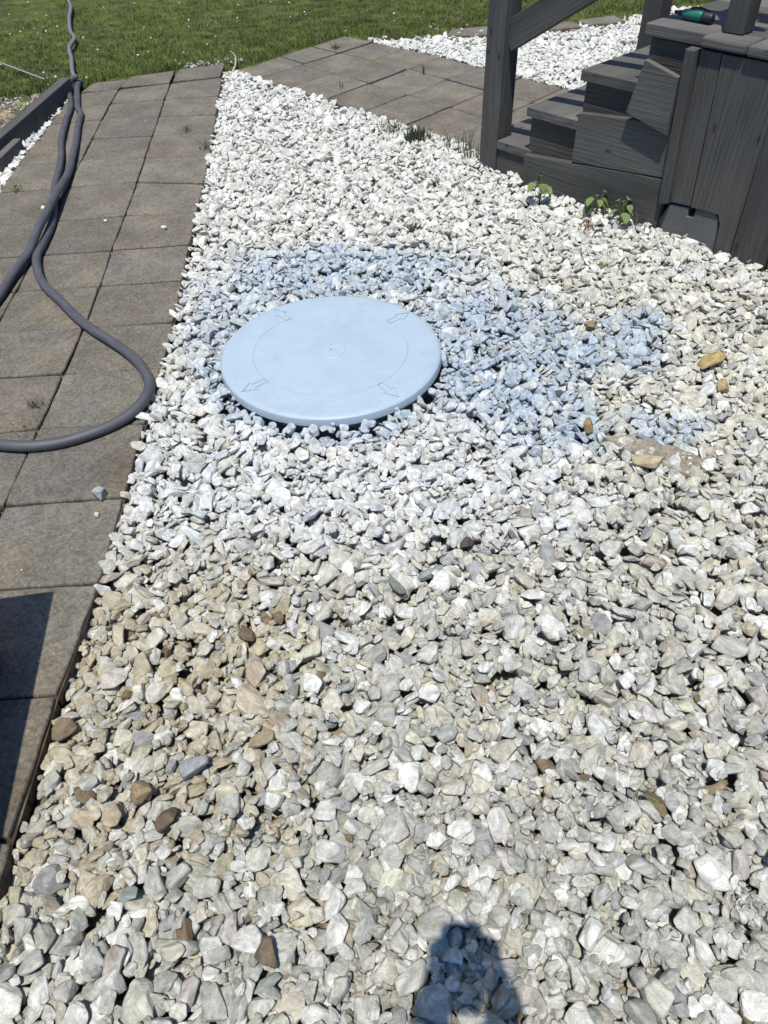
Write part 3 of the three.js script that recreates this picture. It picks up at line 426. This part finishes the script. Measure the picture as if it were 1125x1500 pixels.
{
  const p = deck;
  mesh('edge_board', boxGeo(0.556, 0.815, 0.672, 0.715, -0.205, 0.010, 'x', 0.006), wornWood, p);
  for (let i = 0; i < 18; i++) mesh('floor_board', boxGeo(0.556 + rr(0, 0.004), 3.4, 0.674, 0.712 + rr(0, 0.002), -0.352 - i * 0.146, -0.212 - i * 0.146, 'x', 0.005), [wornWood, D(2), wornWood, D(4)][i % 4], p);
  mesh('rim_board', boxGeo(0.556, 0.59, 0.49, 0.671, -2.95, -1.125, 'z'), D(1), p);
  mesh('cap_board', boxGeo(0.806, 0.982, 0.678, 0.712, -0.085, 0.040, 'x', 0.009), wornWood, p);
  mesh('cap_board', boxGeo(0.984, 2.9, 0.676, 0.710, -0.085, 0.042, 'x', 0.009), wornWood, p);
  mesh('cap_board', boxGeo(0.818, 2.9, 0.676, 0.711, -0.205, -0.089, 'x', 0.006), D(2), p);
  mesh('corner_board', polyGeo([[0.762, 0.668], [0.801, 0.668], [0.836, 0.125], [0.797, 0.112]], 0.002, 0.055, 'y', 0.004), D(0), p);
  const sk = [[[0.805, 0.668], [0.889, 0.668], [0.921, 0.130], [0.828, 0.122]], [[0.893, 0.667], [1.122, 0.668], [1.131, 0.46], [1.136, -0.07], [1.070, -0.07], [1.062, 0.10], [1.046, 0.133], [0.926, 0.128]], [[1.128, 0.667], [1.262, 0.668], [1.288, -0.07], [1.142, -0.07]], [[1.268, 0.667], [1.45, 0.668], [1.468, -0.07], [1.294, -0.07]], [[1.456, 0.667], [1.64, 0.668], [1.655, -0.07], [1.474, -0.07]], [[1.646, 0.667], [1.83, 0.668], [1.84, -0.07], [1.661, -0.07]], [[1.836, 0.667], [2.02, 0.668], [2.02, -0.07], [1.846, -0.07]], [[2.026, 0.667], [2.2, 0.668], [2.2, -0.07], [2.026, -0.07]], [[2.206, 0.667], [2.4, 0.668], [2.4, -0.07], [2.206, -0.07]]];
  sk.forEach((q, i) => mesh('skirt_board', polyGeo(q, 0.0, 0.022 + 0.003 * (i % 3), 'y'), D([0, 2, 1, 3, 0, 4, 1, 2, 0][i]), p));
  mesh('rim_joist', boxGeo(0.80, 2.9, 0.50, 0.672, -0.045, -0.003, 'x'), D(1), p);
  mesh('post', boxGeo(0.835, 0.913, 0.713, 1.75, -0.125, -0.045, 'y', 0.005), D(3), p);
  mesh('top_rail', boxGeo(0.88, 2.9, 1.56, 1.60, -0.18, -0.08, 'x'), D(2), p);
  mesh('middle_rail', boxGeo(0.95, 2.9, 1.30, 1.34, -0.15, -0.11, 'x'), D(2), p);
}
{
  const c = Math.cos(STAIR.turn), s = Math.sin(STAIR.turn), at = (x, y, z) => [STAIR.x + c * x + s * z, y, -STAIR.z - s * x + c * z];
  // loose board leaning on the step side
  const lb = mesh('loose_board', polyGeo([[-0.085, -0.095], [0.112, -0.138], [0.106, 0.064], [-0.045, 0.098]], -0.014, 0.014, 'x'), D(2), scene); lb.position.set(...at(0.658, 0.513, 0.050)); lb.rotation.set(0, STAIR.turn, 0); tag(lb, 'short grey board fixed askew over the side of the upper steps', 'board');
  // concrete foot block under the skirting
  const fb = new THREE.Shape([[-0.14, -0.1], [-0.137, 0.02], [-0.098, 0.106], [-0.022, 0.113], [-0.020, 0.080], [0.016, 0.084], [0.018, 0.118], [0.092, 0.126], [0.116, 0.105], [0.135, -0.1]].map(([x, y]) => new THREE.Vector2(x, y)));
  const g = new THREE.ExtrudeGeometry(fb, { depth: 0.24, bevelEnabled: true, bevelSize: 0.005, bevelThickness: 0.006, bevelSegments: 2 }); g.translate(0, 0, -0.224); const uv = g.attributes.uv; for (let i = 0; i < uv.count; i++) uv.setXY(i, uv.getX(i) * 1.4, uv.getY(i) * 1.4);
  const b = mesh('deck_foot_block', g, std({ map: paintMap, bumpMap: concreteBump, bumpScale: 0.0006, color: rgb(0.18, 0.175, 0.165), roughness: 0.9 }), scene); b.position.set(...at(0.932, 0.003, -0.004)); b.rotation.y = STAIR.turn; tag(b, 'grey concrete foot block with a slot under the deck skirting', 'concrete block');
  // green hand tool on the edge of the deck
  const t = thing('garden_nozzle', 'green handled garden tool lying on the top step board', 'garden tool', at(0.692, 0.716, -0.108), STAIR.turn - 0.06);
  const gr = std({ color: rgb(0.012, 0.13, 0.095), roughness: 0.42 }), bk = std({ color: rgb(0.018, 0.02, 0.022), roughness: 0.5 }), lat = (pts, n = 24) => { const q = new THREE.LatheGeometry(pts.map(([r, y]) => new THREE.Vector2(r, y)), n); q.rotateZ(-Math.PI / 2); q.translate(0, 0.019, 0); return q; };
  mesh('handle', lat([[0, -0.060], [0.012, -0.060], [0.016, -0.054], [0.0178, -0.03], [0.0186, 0.0], [0.0182, 0.018], [0.0165, 0.026], [0, 0.026]]), gr, t);
  mesh('end_cap', lat([[0, 0.027], [0.016, 0.027], [0.0175, 0.034], [0.0165, 0.062], [0.012, 0.068], [0, 0.068]]), bk, t);
  mesh('neck', lat([[0, -0.096], [0.006, -0.096], [0.0075, -0.08], [0.010, -0.066], [0.010, -0.0605], [0, -0.0605]]), bk, t);
  const tr = tube([[-0.04, 0.036, 0.008], [0.0, 0.043, 0.010], [0.045, 0.034, 0.012], [0.062, 0.022, 0.010]], 0.0035, 24, 8); mesh('trigger', tr, bk, t);
  // dark tub and bag on the deck beside the post
  const k = thing('grey_tub', 'dark grey plastic tub on the deck at the top right edge', 'tub', at(1.19, 0.712, -0.30), STAIR.turn);
  const gm = std({ color: rgb(0.10, 0.105, 0.11), roughness: 0.55 });
  mesh('tub_body', new RoundedBoxGeometry(0.36, 0.34, 0.28, 4, 0.02).translate(0, 0.175, 0), gm, k); mesh('tub_rim', new RoundedBoxGeometry(0.40, 0.04, 0.32, 3, 0.012).translate(0, 0.355, 0), gm, k); mesh('tub_foot', new RoundedBoxGeometry(0.39, 0.05, 0.31, 3, 0.012).translate(0, 0.026, 0), gm, k);
  const bgm = new THREE.IcosahedronGeometry(1, 12), P = bgm.attributes.position, v = V3(); for (let i = 0; i < P.count; i++) { v.fromBufferAttribute(P, i); const n = 1 + 0.35 * (fbm(v.x * 2 + 9, v.y * 2, v.z * 2, 4) - 0.5); P.setXYZ(i, v.x * n * 0.07, v.y * n * 0.15, v.z * n * 0.09); } bgm.computeVertexNormals();
  const bag = mesh('black_bag', bgm, std({ color: rgb(0.012, 0.012, 0.022), roughness: 0.6 }), scene); bag.position.set(...at(0.985, 0.84, -0.33)); tag(bag, 'black bag wedged between the deck post and the grey tub', 'bag');
}

/* ------------------------------------------------ timber edging on the left */
{
  const t = thing('edging_timber', 'dark grey timber edging between the gravel strip and the lawn', 'timber', [-1.945, 0, -4.6], 0);
  const g = boxGeo(-0.032, 0.032, -0.08, 0.098, -0.69, 3.2, 'z', 0.006); mesh('beam', g, D(0), t); t.rotation.y = -0.072 + 0.0; t.position.set(-1.948, 0, -4.6);
  const b = mesh('timber_offcut', boxGeo(-0.022, 0.022, -0.06, 0.055, 0.0, 0.9, 'z', 0.006), wornWood, scene); b.position.set(-1.912, 0, -4.33); b.rotation.y = -0.06; tag(b, 'short lower timber offcut lying against the edging timber', 'timber');
}

/* ------------------------------------------------ grass, clover and weeds */
const leafMat = (r, g, b) => std({ color: rgb(r, g, b), roughness: 0.75, side: THREE.DoubleSide });
function bladeTuft(n, h0, h1, spread, lean, w) {
  const pos = [], idx = [];
  for (let i = 0; i < n; i++) {
    const a = rr(0, 6.283), r = Math.sqrt(rnd()) * spread, x = Math.cos(a) * r, z = Math.sin(a) * r, h = rr(h0, h1), b = rr(0, 6.283), l = rr(0.2, 1) * lean * h, dx = Math.cos(b) * l, dz = Math.sin(b) * l, t = rr(0, 6.283), wx = Math.cos(t) * w, wz = Math.sin(t) * w, k = pos.length / 3;
    pos.push(x - wx, 0, z - wz, x + wx, 0, z + wz, x + dx * 0.35 - wx * 0.8, h * 0.55, z + dz * 0.35 - wz * 0.8, x + dx * 0.35 + wx * 0.8, h * 0.55, z + dz * 0.35 + wz * 0.8, x + dx, h, z + dz);
    idx.push(k, k + 1, k + 2, k + 1, k + 3, k + 2, k + 2, k + 3, k + 4);
  }
  const g = new THREE.BufferGeometry(); g.setAttribute('position', new THREE.Float32BufferAttribute(pos, 3)); g.setIndex(idx); g.computeVertexNormals(); return g;
}
{
  const n = 15000, im = new THREE.InstancedMesh(bladeTuft(30, 0.012, 0.036, 0.055, 1.1, 0.0019), std({ color: rgb(1, 1, 1), roughness: 0.8, side: THREE.DoubleSide }), n), M = new THREE.Matrix4(), c = new THREE.Color(); im.name = 'grass'; im.userData = { kind: 'stuff', label: 'mown green lawn grass beyond the paving', category: 'grass' };
  let i = 0; while (i < n) {
    const z = lerp(5.1, 11, rnd() ** 1.15), x = rr(-0.62 * z - 0.6, 0.55 * z + 0.4), e = lawnEdge(x); if (z < e + 0.02) continue;
    const edge = 1 - sstep(0, 0.35, z - e), k = fbm(x * 1.3, z * 1.3, 3, 4), y = rr(0.75, 1.2) * (1 + 0.55 * edge * rnd()) * (0.75 + 0.5 * k);
    im.setMatrixAt(i, M.compose(V3(x, -0.004, -z), new THREE.Quaternion().setFromEuler(new THREE.Euler(rr(-0.15, 0.15), rr(0, 6.28), rr(-0.15, 0.15))), V3(1, y, 1)));
    const l = 0.75 + 0.7 * (k - 0.5) + rr(-0.15, 0.2), dry = rnd() < 0.08 ? 1 : 0; im.setColorAt(i, dry ? c.setRGB(0.22 * l, 0.20 * l, 0.075 * l) : c.setRGB(0.122 * l, 0.160 * l, 0.028 * l)); i++;
  }
  scene.add(im); im.castShadow = im.receiveShadow = true;
  const fg = new THREE.IcosahedronGeometry(1, 1), m = 220, f = new THREE.InstancedMesh(fg, std({ color: rgb(0.62, 0.60, 0.52), roughness: 0.9 }), m); f.name = 'clover_flowers'; f.userData = { kind: 'stuff', label: 'small white clover flowers dotted over the lawn', category: 'flowers' };
  i = 0; while (i < m) { const z = lerp(5.3, 10.5, rnd()), x = rr(-0.6 * z - 0.3, rnd() < 0.75 ? 0.05 * z : 0.5 * z); if (z < lawnEdge(x) + 0.06 || vnoise(x * 1.5, z * 1.5, 7) < 0.3) continue; const s = rr(0.003, 0.0085); f.setMatrixAt(i, M.compose(V3(x, rr(0.018, 0.038), -z), new THREE.Quaternion(), V3(s, s * 0.8, s))); i++; }
  scene.add(f);
}
function tuft(name, label, x, z, n, h0, h1, spread, lean, col, y = 0, group, w = 0.0016) { const t = thing(name, label, 'weed', [x, y, -z], 0, group); mesh('blades', bladeTuft(n, h0, h1, spread, lean, w), leafMat(...col), t); return t; }
tuft('weed_tuft', 'dense dark green weed tuft at the patio edge, larger of the two', 0.262, 4.235, 170, 0.03, 0.075, 0.07, 0.45, [0.045, 0.062, 0.028], -0.005, undefined, 0.0035);
tuft('grass_tuft', 'thin dry grass tuft at the patio edge left of the dense weed', 0.114, 4.39, 70, 0.02, 0.085, 0.07, 0.7, [0.07, 0.075, 0.035], -0.005, undefined, 0.002);
tuft('weed_sprig', 'sparse tall weed sprigs between the patio edge and the tall post', 0.455, 4.07, 30, 0.03, 0.12, 0.085, 0.5, [0.05, 0.058, 0.03], -0.005, undefined, 0.002);
tuft('post_grass', 'green grass blades at the foot of the tall post', 0.525, 3.93, 40, 0.03, 0.09, 0.045, 0.5, [0.06, 0.085, 0.03], -0.005, undefined, 0.002);
tuft('joint_weed', 'small wiry weed growing in the path joint inside the hose loop', -1.105, 1.955, 40, 0.012, 0.045, 0.026, 2.2, [0.085, 0.07, 0.03], 0, undefined, 0.0012);
tuft('joint_moss', 'low dry weed in the cross joint in front of the hose loop weed', -1.10, 1.838, 40, 0.006, 0.022, 0.055, 1.8, [0.08, 0.068, 0.034], 0, undefined, 0.0012);
tuft('edge_grass', 'small grass tuft at the gravel edge of the path, halfway up', -0.885, 4.22, 26, 0.02, 0.07, 0.03, 1.2, [0.075, 0.085, 0.04], 0, undefined, 0.0016);
tuft('path_weed', 'tiny dark weed in a cross joint of the path, left of the edge grass', -1.03, 4.505, 22, 0.01, 0.045, 0.04, 1.0, [0.05, 0.055, 0.025], 0, undefined, 0.0018);
tuft('patio_sprig', 'lone upright weed sprig standing in a joint of the patio', 0.375, 5.42, 7, 0.03, 0.11, 0.004, 0.8, [0.05, 0.058, 0.03], 0, undefined, 0.0022);
tuft('patio_weed', 'small dark weed in the patio joint nearest the path end', -0.17, 5.19, 12, 0.02, 0.06, 0.03, 0.7, [0.05, 0.055, 0.025], 0, undefined, 0.002);
tuft('far_patio_weed', 'flat weed spreading on the patio slabs by the lawn corner', -0.22, 6.12, 40, 0.02, 0.06, 0.026, 2.6, [0.06, 0.075, 0.035], 0, undefined, 0.002);
/* weeds with leaves */
const leafShape = new THREE.Shape(); leafShape.moveTo(0, 0); leafShape.bezierCurveTo(0.5, 0.05, 0.62, 0.45, 0, 1); leafShape.bezierCurveTo(-0.62, 0.45, -0.5, 0.05, 0, 0);
const leafGeo = new THREE.ShapeGeometry(leafShape, 7); { const P = leafGeo.attributes.position; for (let i = 0; i < P.count; i++) { const x = P.getX(i), y = P.getY(i); P.setZ(i, 0.35 * Math.abs(x) - 0.28 * y * y + 0.03 * Math.sin(y * 22)); } leafGeo.rotateX(-Math.PI / 2 + 0.15); leafGeo.computeVertexNormals(); }
const leafMats = [[0.105, 0.155, 0.035], [0.085, 0.125, 0.03], [0.15, 0.20, 0.05]].map(([r, g, b]) => new THREE.MeshPhysicalMaterial({ color: rgb(r, g, b), roughness: 0.7, side: THREE.DoubleSide, transmission: 0.25, thickness: 0 })), stemMat = leafMat(0.10, 0.11, 0.05);
function leafy(name, label, x, z, y, leaves, size, h) {
  const t = thing(name, label, 'weed', [x, y, -z], rr(0, 6));
  const stems = [];
  for (let i = 0; i < leaves; i++) {
    const a = i * 2.4 + rr(-0.3, 0.3), hh = h * rr(0.45, 1), r = size * rr(0.3, 0.9); stems.push(tube([[0, -0.02, 0], [Math.cos(a) * r * 0.35, hh * 0.6, Math.sin(a) * r * 0.35], [Math.cos(a) * r, hh, Math.sin(a) * r]], 0.0013, 8, 5));
    const m = mesh('leaf', leafGeo, leafMats[i % 3], t), s = size * rr(0.75, 1.15); m.position.set(Math.cos(a) * r, hh, -Math.sin(a) * r); m.scale.set(s, s, s); m.rotation.set(rr(-1.0, -0.3), a - Math.PI / 2 + rr(-0.4, 0.4), rr(-0.3, 0.3), 'YXZ');
  }
  mesh('stem', mergeGeometries(stems), stemMat, t); return t;
}
leafy('leafy_weed', 'green leafy seedling in the gravel nearest the tall post, by the lowest plank', 0.765, 3.36, 0.0, 10, 0.046, 0.12);
leafy('broadleaf_weed', 'middle green broad leaved seedling in the gravel along the step side', 0.985, 3.20, 0.0, 9, 0.044, 0.10);
leafy('pale_leaf_weed', 'pale green leafy seedling nearest the foot block, rightmost by the steps', 1.068, 3.105, 0.0, 10, 0.045, 0.105);
leafy('timber_weed', 'leafy weed growing against the lawn side of the edging timber', -2.045, 4.90, 0.0, 9, 0.045, 0.13);
leafy('gravel_seedling', 'tiny seedling alone on the gravel in front of the three seedlings', 0.905, 2.72, 0.0, 4, 0.020, 0.025);
leafy('path_clover', 'small pale leafed weed on the path at the left edge beside the gravel strip', -1.735, 3.735, 0.0, 5, 0.022, 0.03);
tuft('dry_stalks', 'dry brown stalks standing in the gravel beside the rightmost seedling', 1.16, 3.06, 12, 0.03, 0.10, 0.05, 0.7, [0.14, 0.11, 0.075], 0, undefined, 0.0016);
tuft('dead_leaves', 'small curled red brown dead weed on the gravel in front of the seedlings', 0.92, 3.06, 22, 0.01, 0.03, 0.03, 2.0, [0.20, 0.11, 0.06], 0.01, undefined, 0.004);
/* dirt with grit on the lawn side of the timber */
{
  const sh = new THREE.Shape([[-4.5, 1.5], [-2.0, 1.5], [-2.02, 4.0], [-1.99, 5.2], [-2.12, 5.33], [-2.5, 5.03], [-4.5, 4.4]].map(([x, z]) => new THREE.Vector2(x, z))), g = new THREE.ShapeGeometry(sh); g.rotateX(-Math.PI / 2); g.translate(0, 0.004, 0);
  const b = struct('dirt_border', new THREE.Group()); scene.add(b); mesh('dirt', g, std({ map: soilMap, bumpMap: soilBump, bumpScale: 0.01, color: rgb(0.5, 0.44, 0.35) }), b);
  const n = 1500, im = new THREE.InstancedMesh(SHAPES[4], stoneMats({}), n), M = new THREE.Matrix4(), c = new THREE.Color(); im.name = 'grit'; im.userData.kind = 'stuff';
  for (let i = 0; i < n; i++) { const z = rr(3.9, 5.25), x = rr(-3.2, -1.99 - 0.0), s = rr(0.004, 0.013); im.setMatrixAt(i, M.compose(V3(x - 0.05, 0.006, -z), new THREE.Quaternion().setFromEuler(new THREE.Euler(rr(-0.4, 0.4), rr(0, 6), rr(-0.4, 0.4))), V3(s, s * 0.6, s * 0.8))); const v = rr(0.3, 0.72); im.setColorAt(i, c.setRGB(v, v * 0.93, v * 0.8)); } b.add(im);
}
/* crumbs of stone and twigs on the bare soil where path, patio and lawn meet */
{
  const n = 70, im = new THREE.InstancedMesh(SHAPES[6], stoneMats({}), n), M = new THREE.Matrix4(), c = new THREE.Color(); im.name = 'lawn_edge_grit'; im.userData = { kind: 'stuff', label: 'pale stone crumbs on bare soil where path and patio meet the lawn', category: 'grit' };
  for (let i = 0; i < n; i++) { const u = rnd(), x = u < 0.7 ? rr(-1.3, -0.85) : rr(0.0, 2.4), s = rr(0.006, 0.016); im.setMatrixAt(i, M.compose(V3(x, 0.01, -(lawnEdge(x) + rr(-0.01, 0.14))), new THREE.Quaternion().setFromEuler(new THREE.Euler(rr(-0.4, 0.4), rr(0, 6), rr(-0.4, 0.4))), V3(s, s * 0.6, s * 0.8))); const v = rr(0.35, 0.8); im.setColorAt(i, c.setRGB(v, v * 0.95, v * 0.85)); } scene.add(im);
  const tw = mesh('twig', tube([[-0.90, 0.004, 5.60], [-0.885, 0.03, 5.72], [-0.895, 0.05, 5.83], [-0.94, 0.06, 5.93]], (t) => 0.006 * (1 - 0.6 * t), 24, 7), std({ color: rgb(0.36, 0.32, 0.26), roughness: 0.9 }), scene); tag(tw, 'pale dry twig at the far corner between path and patio', 'twig');
}

/* ------------------------------------------------ storage box left of the frame: its shadow falls on the path */
{
  const t = thing('storage_box', 'dark storage box standing at the left edge of the path', 'storage box', [-1.222, 0, -0.345], 0.125);
  const m = std({ color: rgb(0.05, 0.052, 0.055), roughness: 0.6 }), x0 = -0.42, x1 = 0.42, z0 = -0.62, z1 = 0.60;
  for (let i = 0; i < 4; i++) { const y0 = 0.05 + i * 0.112, y1 = y0 + 0.108; mesh('slat', new RoundedBoxGeometry(0.02, y1 - y0, z1 - z0, 2, 0.004).translate(x1 - 0.01, (y0 + y1) / 2, (z0 + z1) / 2), m, t); mesh('slat', new RoundedBoxGeometry(0.02, y1 - y0, z1 - z0, 2, 0.004).translate(x0 + 0.01, (y0 + y1) / 2, (z0 + z1) / 2), m, t); mesh('slat', new RoundedBoxGeometry(x1 - x0 - 0.045, y1 - y0, 0.02, 2, 0.004).translate(0, (y0 + y1) / 2, z0 + 0.01), m, t); mesh('slat', new RoundedBoxGeometry(x1 - x0 - 0.045, y1 - y0, 0.02, 2, 0.004).translate(0, (y0 + y1) / 2, z1 - 0.01), m, t); }
  mesh('box_lid', new RoundedBoxGeometry(x1 - x0 + 0.03, 0.035, z1 - z0 + 0.03, 2, 0.006).translate(0, 0.52, (z0 + z1) / 2), m, t);
  for (const [x, z] of [[x0 + 0.06, z0 + 0.06], [x1 - 0.06, z0 + 0.06], [x0 + 0.06, z1 - 0.06], [x1 - 0.06, z1 - 0.06]]) mesh('foot', new THREE.CylinderGeometry(0.03, 0.026, 0.05, 20).translate(x, 0.025, z), m, t);
}

/* ------------------------------------------------ the photographer, whose phone and hands throw the shadow at the bottom */
function bodyGeo(bones, cell, k) {                                     // bones: [ax, ay, az, ra, bx, by, bz, rb]
  const lo = [1e9, 1e9, 1e9], hi = [-1e9, -1e9, -1e9]; for (const b of bones) for (const o of [0, 4]) for (let i = 0; i < 3; i++) { lo[i] = Math.min(lo[i], b[o + i] - b[o + 3]); hi[i] = Math.max(hi[i], b[o + i] + b[o + 3]); }
  const half = Math.max(hi[0] - lo[0], hi[1] - lo[1], hi[2] - lo[2]) / 2 + cell * 4, c = [0, 1, 2].map((i) => (lo[i] + hi[i]) / 2), n = Math.ceil(2 * half / cell), F = new Float32Array(n * n * n), at = (i) => (i - n / 2) / (n / 2) * half;
  for (const [ax, ay, az, ra, bx, by, bz, rb] of bones) {
    const R = Math.max(ra, rb) + 5 / k, mn = [Math.min(ax, bx) - R, Math.min(ay, by) - R, Math.min(az, bz) - R], mx = [Math.max(ax, bx) + R, Math.max(ay, by) + R, Math.max(az, bz) + R], r = [0, 1, 2].map((i) => [Math.max(1, Math.floor(((mn[i] - c[i]) / half + 1) * n / 2)), Math.min(n - 2, Math.ceil(((mx[i] - c[i]) / half + 1) * n / 2))]), dx = bx - ax, dy = by - ay, dz = bz - az, L = dx * dx + dy * dy + dz * dz + 1e-9;
    for (let z = r[2][0]; z <= r[2][1]; z++) for (let y = r[1][0]; y <= r[1][1]; y++) for (let x = r[0][0]; x <= r[0][1]; x++) { const px = at(x) + c[0] - ax, py = at(y) + c[1] - ay, pz = at(z) + c[2] - az, t = clamp((px * dx + py * dy + pz * dz) / L, 0, 1), d = Math.hypot(px - dx * t, py - dy * t, pz - dz * t) - lerp(ra, rb, t); F[(z * n + y) * n + x] += Math.exp(-k * d); }
  }
  const mc = new MarchingCubes(n, new THREE.MeshStandardMaterial(), false, false, 260000); mc.isolation = 0; for (let i = 0; i < F.length; i++) mc.field[i] = F[i] > 0 ? Math.max(Math.log(F[i]) / k, -0.2) : -0.2; mc.update();
  const g = new THREE.BufferGeometry(), cnt = mc.count; g.setAttribute('position', new THREE.BufferAttribute(mc.positionArray.slice(0, cnt * 3), 3)); const q = mergeVertices(g, 1e-5); q.scale(half, half, half); q.translate(c[0], c[1], c[2]); q.computeVertexNormals(); return q;
}
{
  const person = thing('person', 'person in grey shirt and blue shorts holding up a phone, seen only by the shadow', 'person', [0, 0, 0.44]);
  const skin = std({ color: rgb(0.46, 0.28, 0.19), roughness: 0.6 }), shirt = std({ color: rgb(0.16, 0.17, 0.19), roughness: 0.9 }), shorts = std({ color: rgb(0.06, 0.08, 0.14), roughness: 0.9 }), shoe = std({ color: rgb(0.1, 0.1, 0.1), roughness: 0.7 }), hairM = std({ color: rgb(0.06, 0.04, 0.025), roughness: 0.8 });
  const B = [[0, 1.615, -0.03, 0.085, 0, 1.66, 0.0, 0.095], [0, 1.555, -0.075, 0.045, 0, 1.58, -0.05, 0.06], [0, 1.60, -0.125, 0.012, 0, 1.625, -0.105, 0.01], [0, 1.40, 0.03, 0.055, 0, 1.55, 0.0, 0.055], [0, 1.02, 0.02, 0.13, 0, 1.33, 0.03, 0.125], [-0.07, 1.33, 0.03, 0.09, 0.07, 1.33, 0.03, 0.09], [-0.09, 0.93, 0.02, 0.10, 0.09, 0.93, 0.02, 0.10]];
  for (const s of [-1, 1]) B.push([s * 0.082, 1.63, 0.0, 0.016, s * 0.090, 1.60, 0.005, 0.012], [s * 0.16, 1.37, 0.03, 0.058, s * 0.235, 1.13, -0.06, 0.045], [s * 0.235, 1.13, -0.06, 0.043, s * 0.052, 1.235, -0.315, 0.034], [s * 0.095, 0.92, 0.02, 0.085, s * 0.11, 0.50, 0.0, 0.058], [s * 0.11, 0.50, 0.0, 0.055, s * 0.11, 0.36, 0.03, 0.052], [s * 0.11, 0.36, 0.03, 0.052, s * 0.115, 0.09, 0.03, 0.036], [s * 0.115, 0.06, 0.03, 0.036, s * 0.13, 0.035, -0.13, 0.03]);
  const body = bodyGeo(B, 0.014, 42);
  const hands = [];
  for (const s of [-1, 1]) {     // palms beside the lower half of the phone, fingers curled behind it, thumbs on its screen
    const h = [[s * 0.052, 1.235, -0.315, 0.031, s * 0.062, 1.295, -0.345, 0.028], [s * 0.062, 1.285, -0.335, 0.027, s * 0.052, 1.325, -0.368, 0.020]];
    for (let f = 0; f < 4; f++) { const y = 1.345 - f * 0.0165, z = -0.412 + f * 0.0165, l = [0.9, 1, 0.95, 0.75][f]; h.push([s * 0.054, y - 0.012, z + 0.03, 0.0095, s * 0.049, y + 0.002, z - 0.006, 0.0088], [s * 0.049, y + 0.002, z - 0.006, 0.0088, s * (0.049 - 0.020 * l), y - 0.004, z - 0.014, 0.0078], [s * (0.049 - 0.020 * l), y - 0.004, z - 0.014, 0.0078, s * (0.049 - 0.036 * l), y - 0.006, z - 0.013, 0.0068]); }
    h.push([s * 0.055, 1.295, -0.335, 0.013, s * 0.044, 1.335, -0.362, 0.0105], [s * 0.044, 1.335, -0.362, 0.0105, s * 0.024, 1.352, -0.382, 0.0085]);
    hands.push(bodyGeo(h, 0.0035, 260));
  }
  mesh('body', mergeGeometries([body, ...hands].map((g) => { const q = g.clone(); for (const k of Object.keys(q.attributes)) if (k !== 'position' && k !== 'normal') q.deleteAttribute(k); return q; })), skin, person);
  const S = [[0, 0.98, 0.02, 0.142, 0, 1.33, 0.03, 0.137], [-0.07, 1.335, 0.03, 0.102, 0.07, 1.335, 0.03, 0.102]]; for (const s of [-1, 1]) S.push([s * 0.16, 1.37, 0.03, 0.072, s * 0.20, 1.24, -0.018, 0.068]);
  mesh('shirt', bodyGeo(S, 0.014, 42), shirt, person);
  const Q = [[-0.09, 0.93, 0.02, 0.112, 0.09, 0.93, 0.02, 0.112]]; for (const s of [-1, 1]) Q.push([s * 0.095, 0.90, 0.02, 0.10, s * 0.112, 0.53, 0.005, 0.085]); mesh('shorts', bodyGeo(Q, 0.014, 42), shorts, person);
  for (const s of [-1, 1]) mesh('shoe', bodyGeo([[s * 0.115, 0.045, 0.05, 0.045, s * 0.132, 0.04, -0.15, 0.04], [s * 0.115, 0.08, 0.04, 0.042, s * 0.115, 0.06, 0.0, 0.042]], 0.01, 60), shoe, person);
  mesh('hair', bodyGeo([[0, 1.69, 0.02, 0.092, 0, 1.665, 0.045, 0.095], [0, 1.62, 0.06, 0.075, 0, 1.60, 0.055, 0.06]], 0.01, 60), hairM, person);
  for (const s of [-1, 1]) { const e = mesh('eye', new THREE.SphereGeometry(0.011, 14, 10), std({ color: rgb(0.5, 0.48, 0.45), roughness: 0.3 }), person); e.position.set(s * 0.032, 1.632, -0.108); }
  const rs = new THREE.Shape(), pw = 0.03625, phh = 0.074, pr = 0.017; rs.moveTo(-pw + pr, -phh); rs.lineTo(pw - pr, -phh); rs.quadraticCurveTo(pw, -phh, pw, -phh + pr); rs.lineTo(pw, phh - pr); rs.quadraticCurveTo(pw, phh, pw - pr, phh); rs.lineTo(-pw + pr, phh); rs.quadraticCurveTo(-pw, phh, -pw, phh - pr); rs.lineTo(-pw, -phh + pr); rs.quadraticCurveTo(-pw, -phh, -pw + pr, -phh);
  const phoneGeo = new THREE.ExtrudeGeometry(rs, { depth: 0.006, bevelEnabled: true, bevelSize: 0.001, bevelThickness: 0.001, bevelOffset: -0.001, bevelSegments: 2, curveSegments: 10 }); phoneGeo.translate(0, 0, -0.003);
  const ph = thing('phone', 'black mobile phone held up in both hands', 'phone', [0, 1.42, 0]); ph.rotation.order = 'YXZ'; ph.rotation.set(camera.rotation.x, 0, camera.rotation.z);
  const pb = mesh('phone_body', phoneGeo, std({ color: rgb(0.03, 0.03, 0.035), roughness: 0.35 }), ph); pb.position.set(-0.006, -0.076, 0.0095);
  const sc = mesh('screen', new THREE.PlaneGeometry(0.062, 0.132), std({ color: rgb(0.02, 0.02, 0.02), roughness: 0.1 }), ph); sc.position.set(-0.006, -0.076, 0.0139);
}
renderer.render(scene, camera);
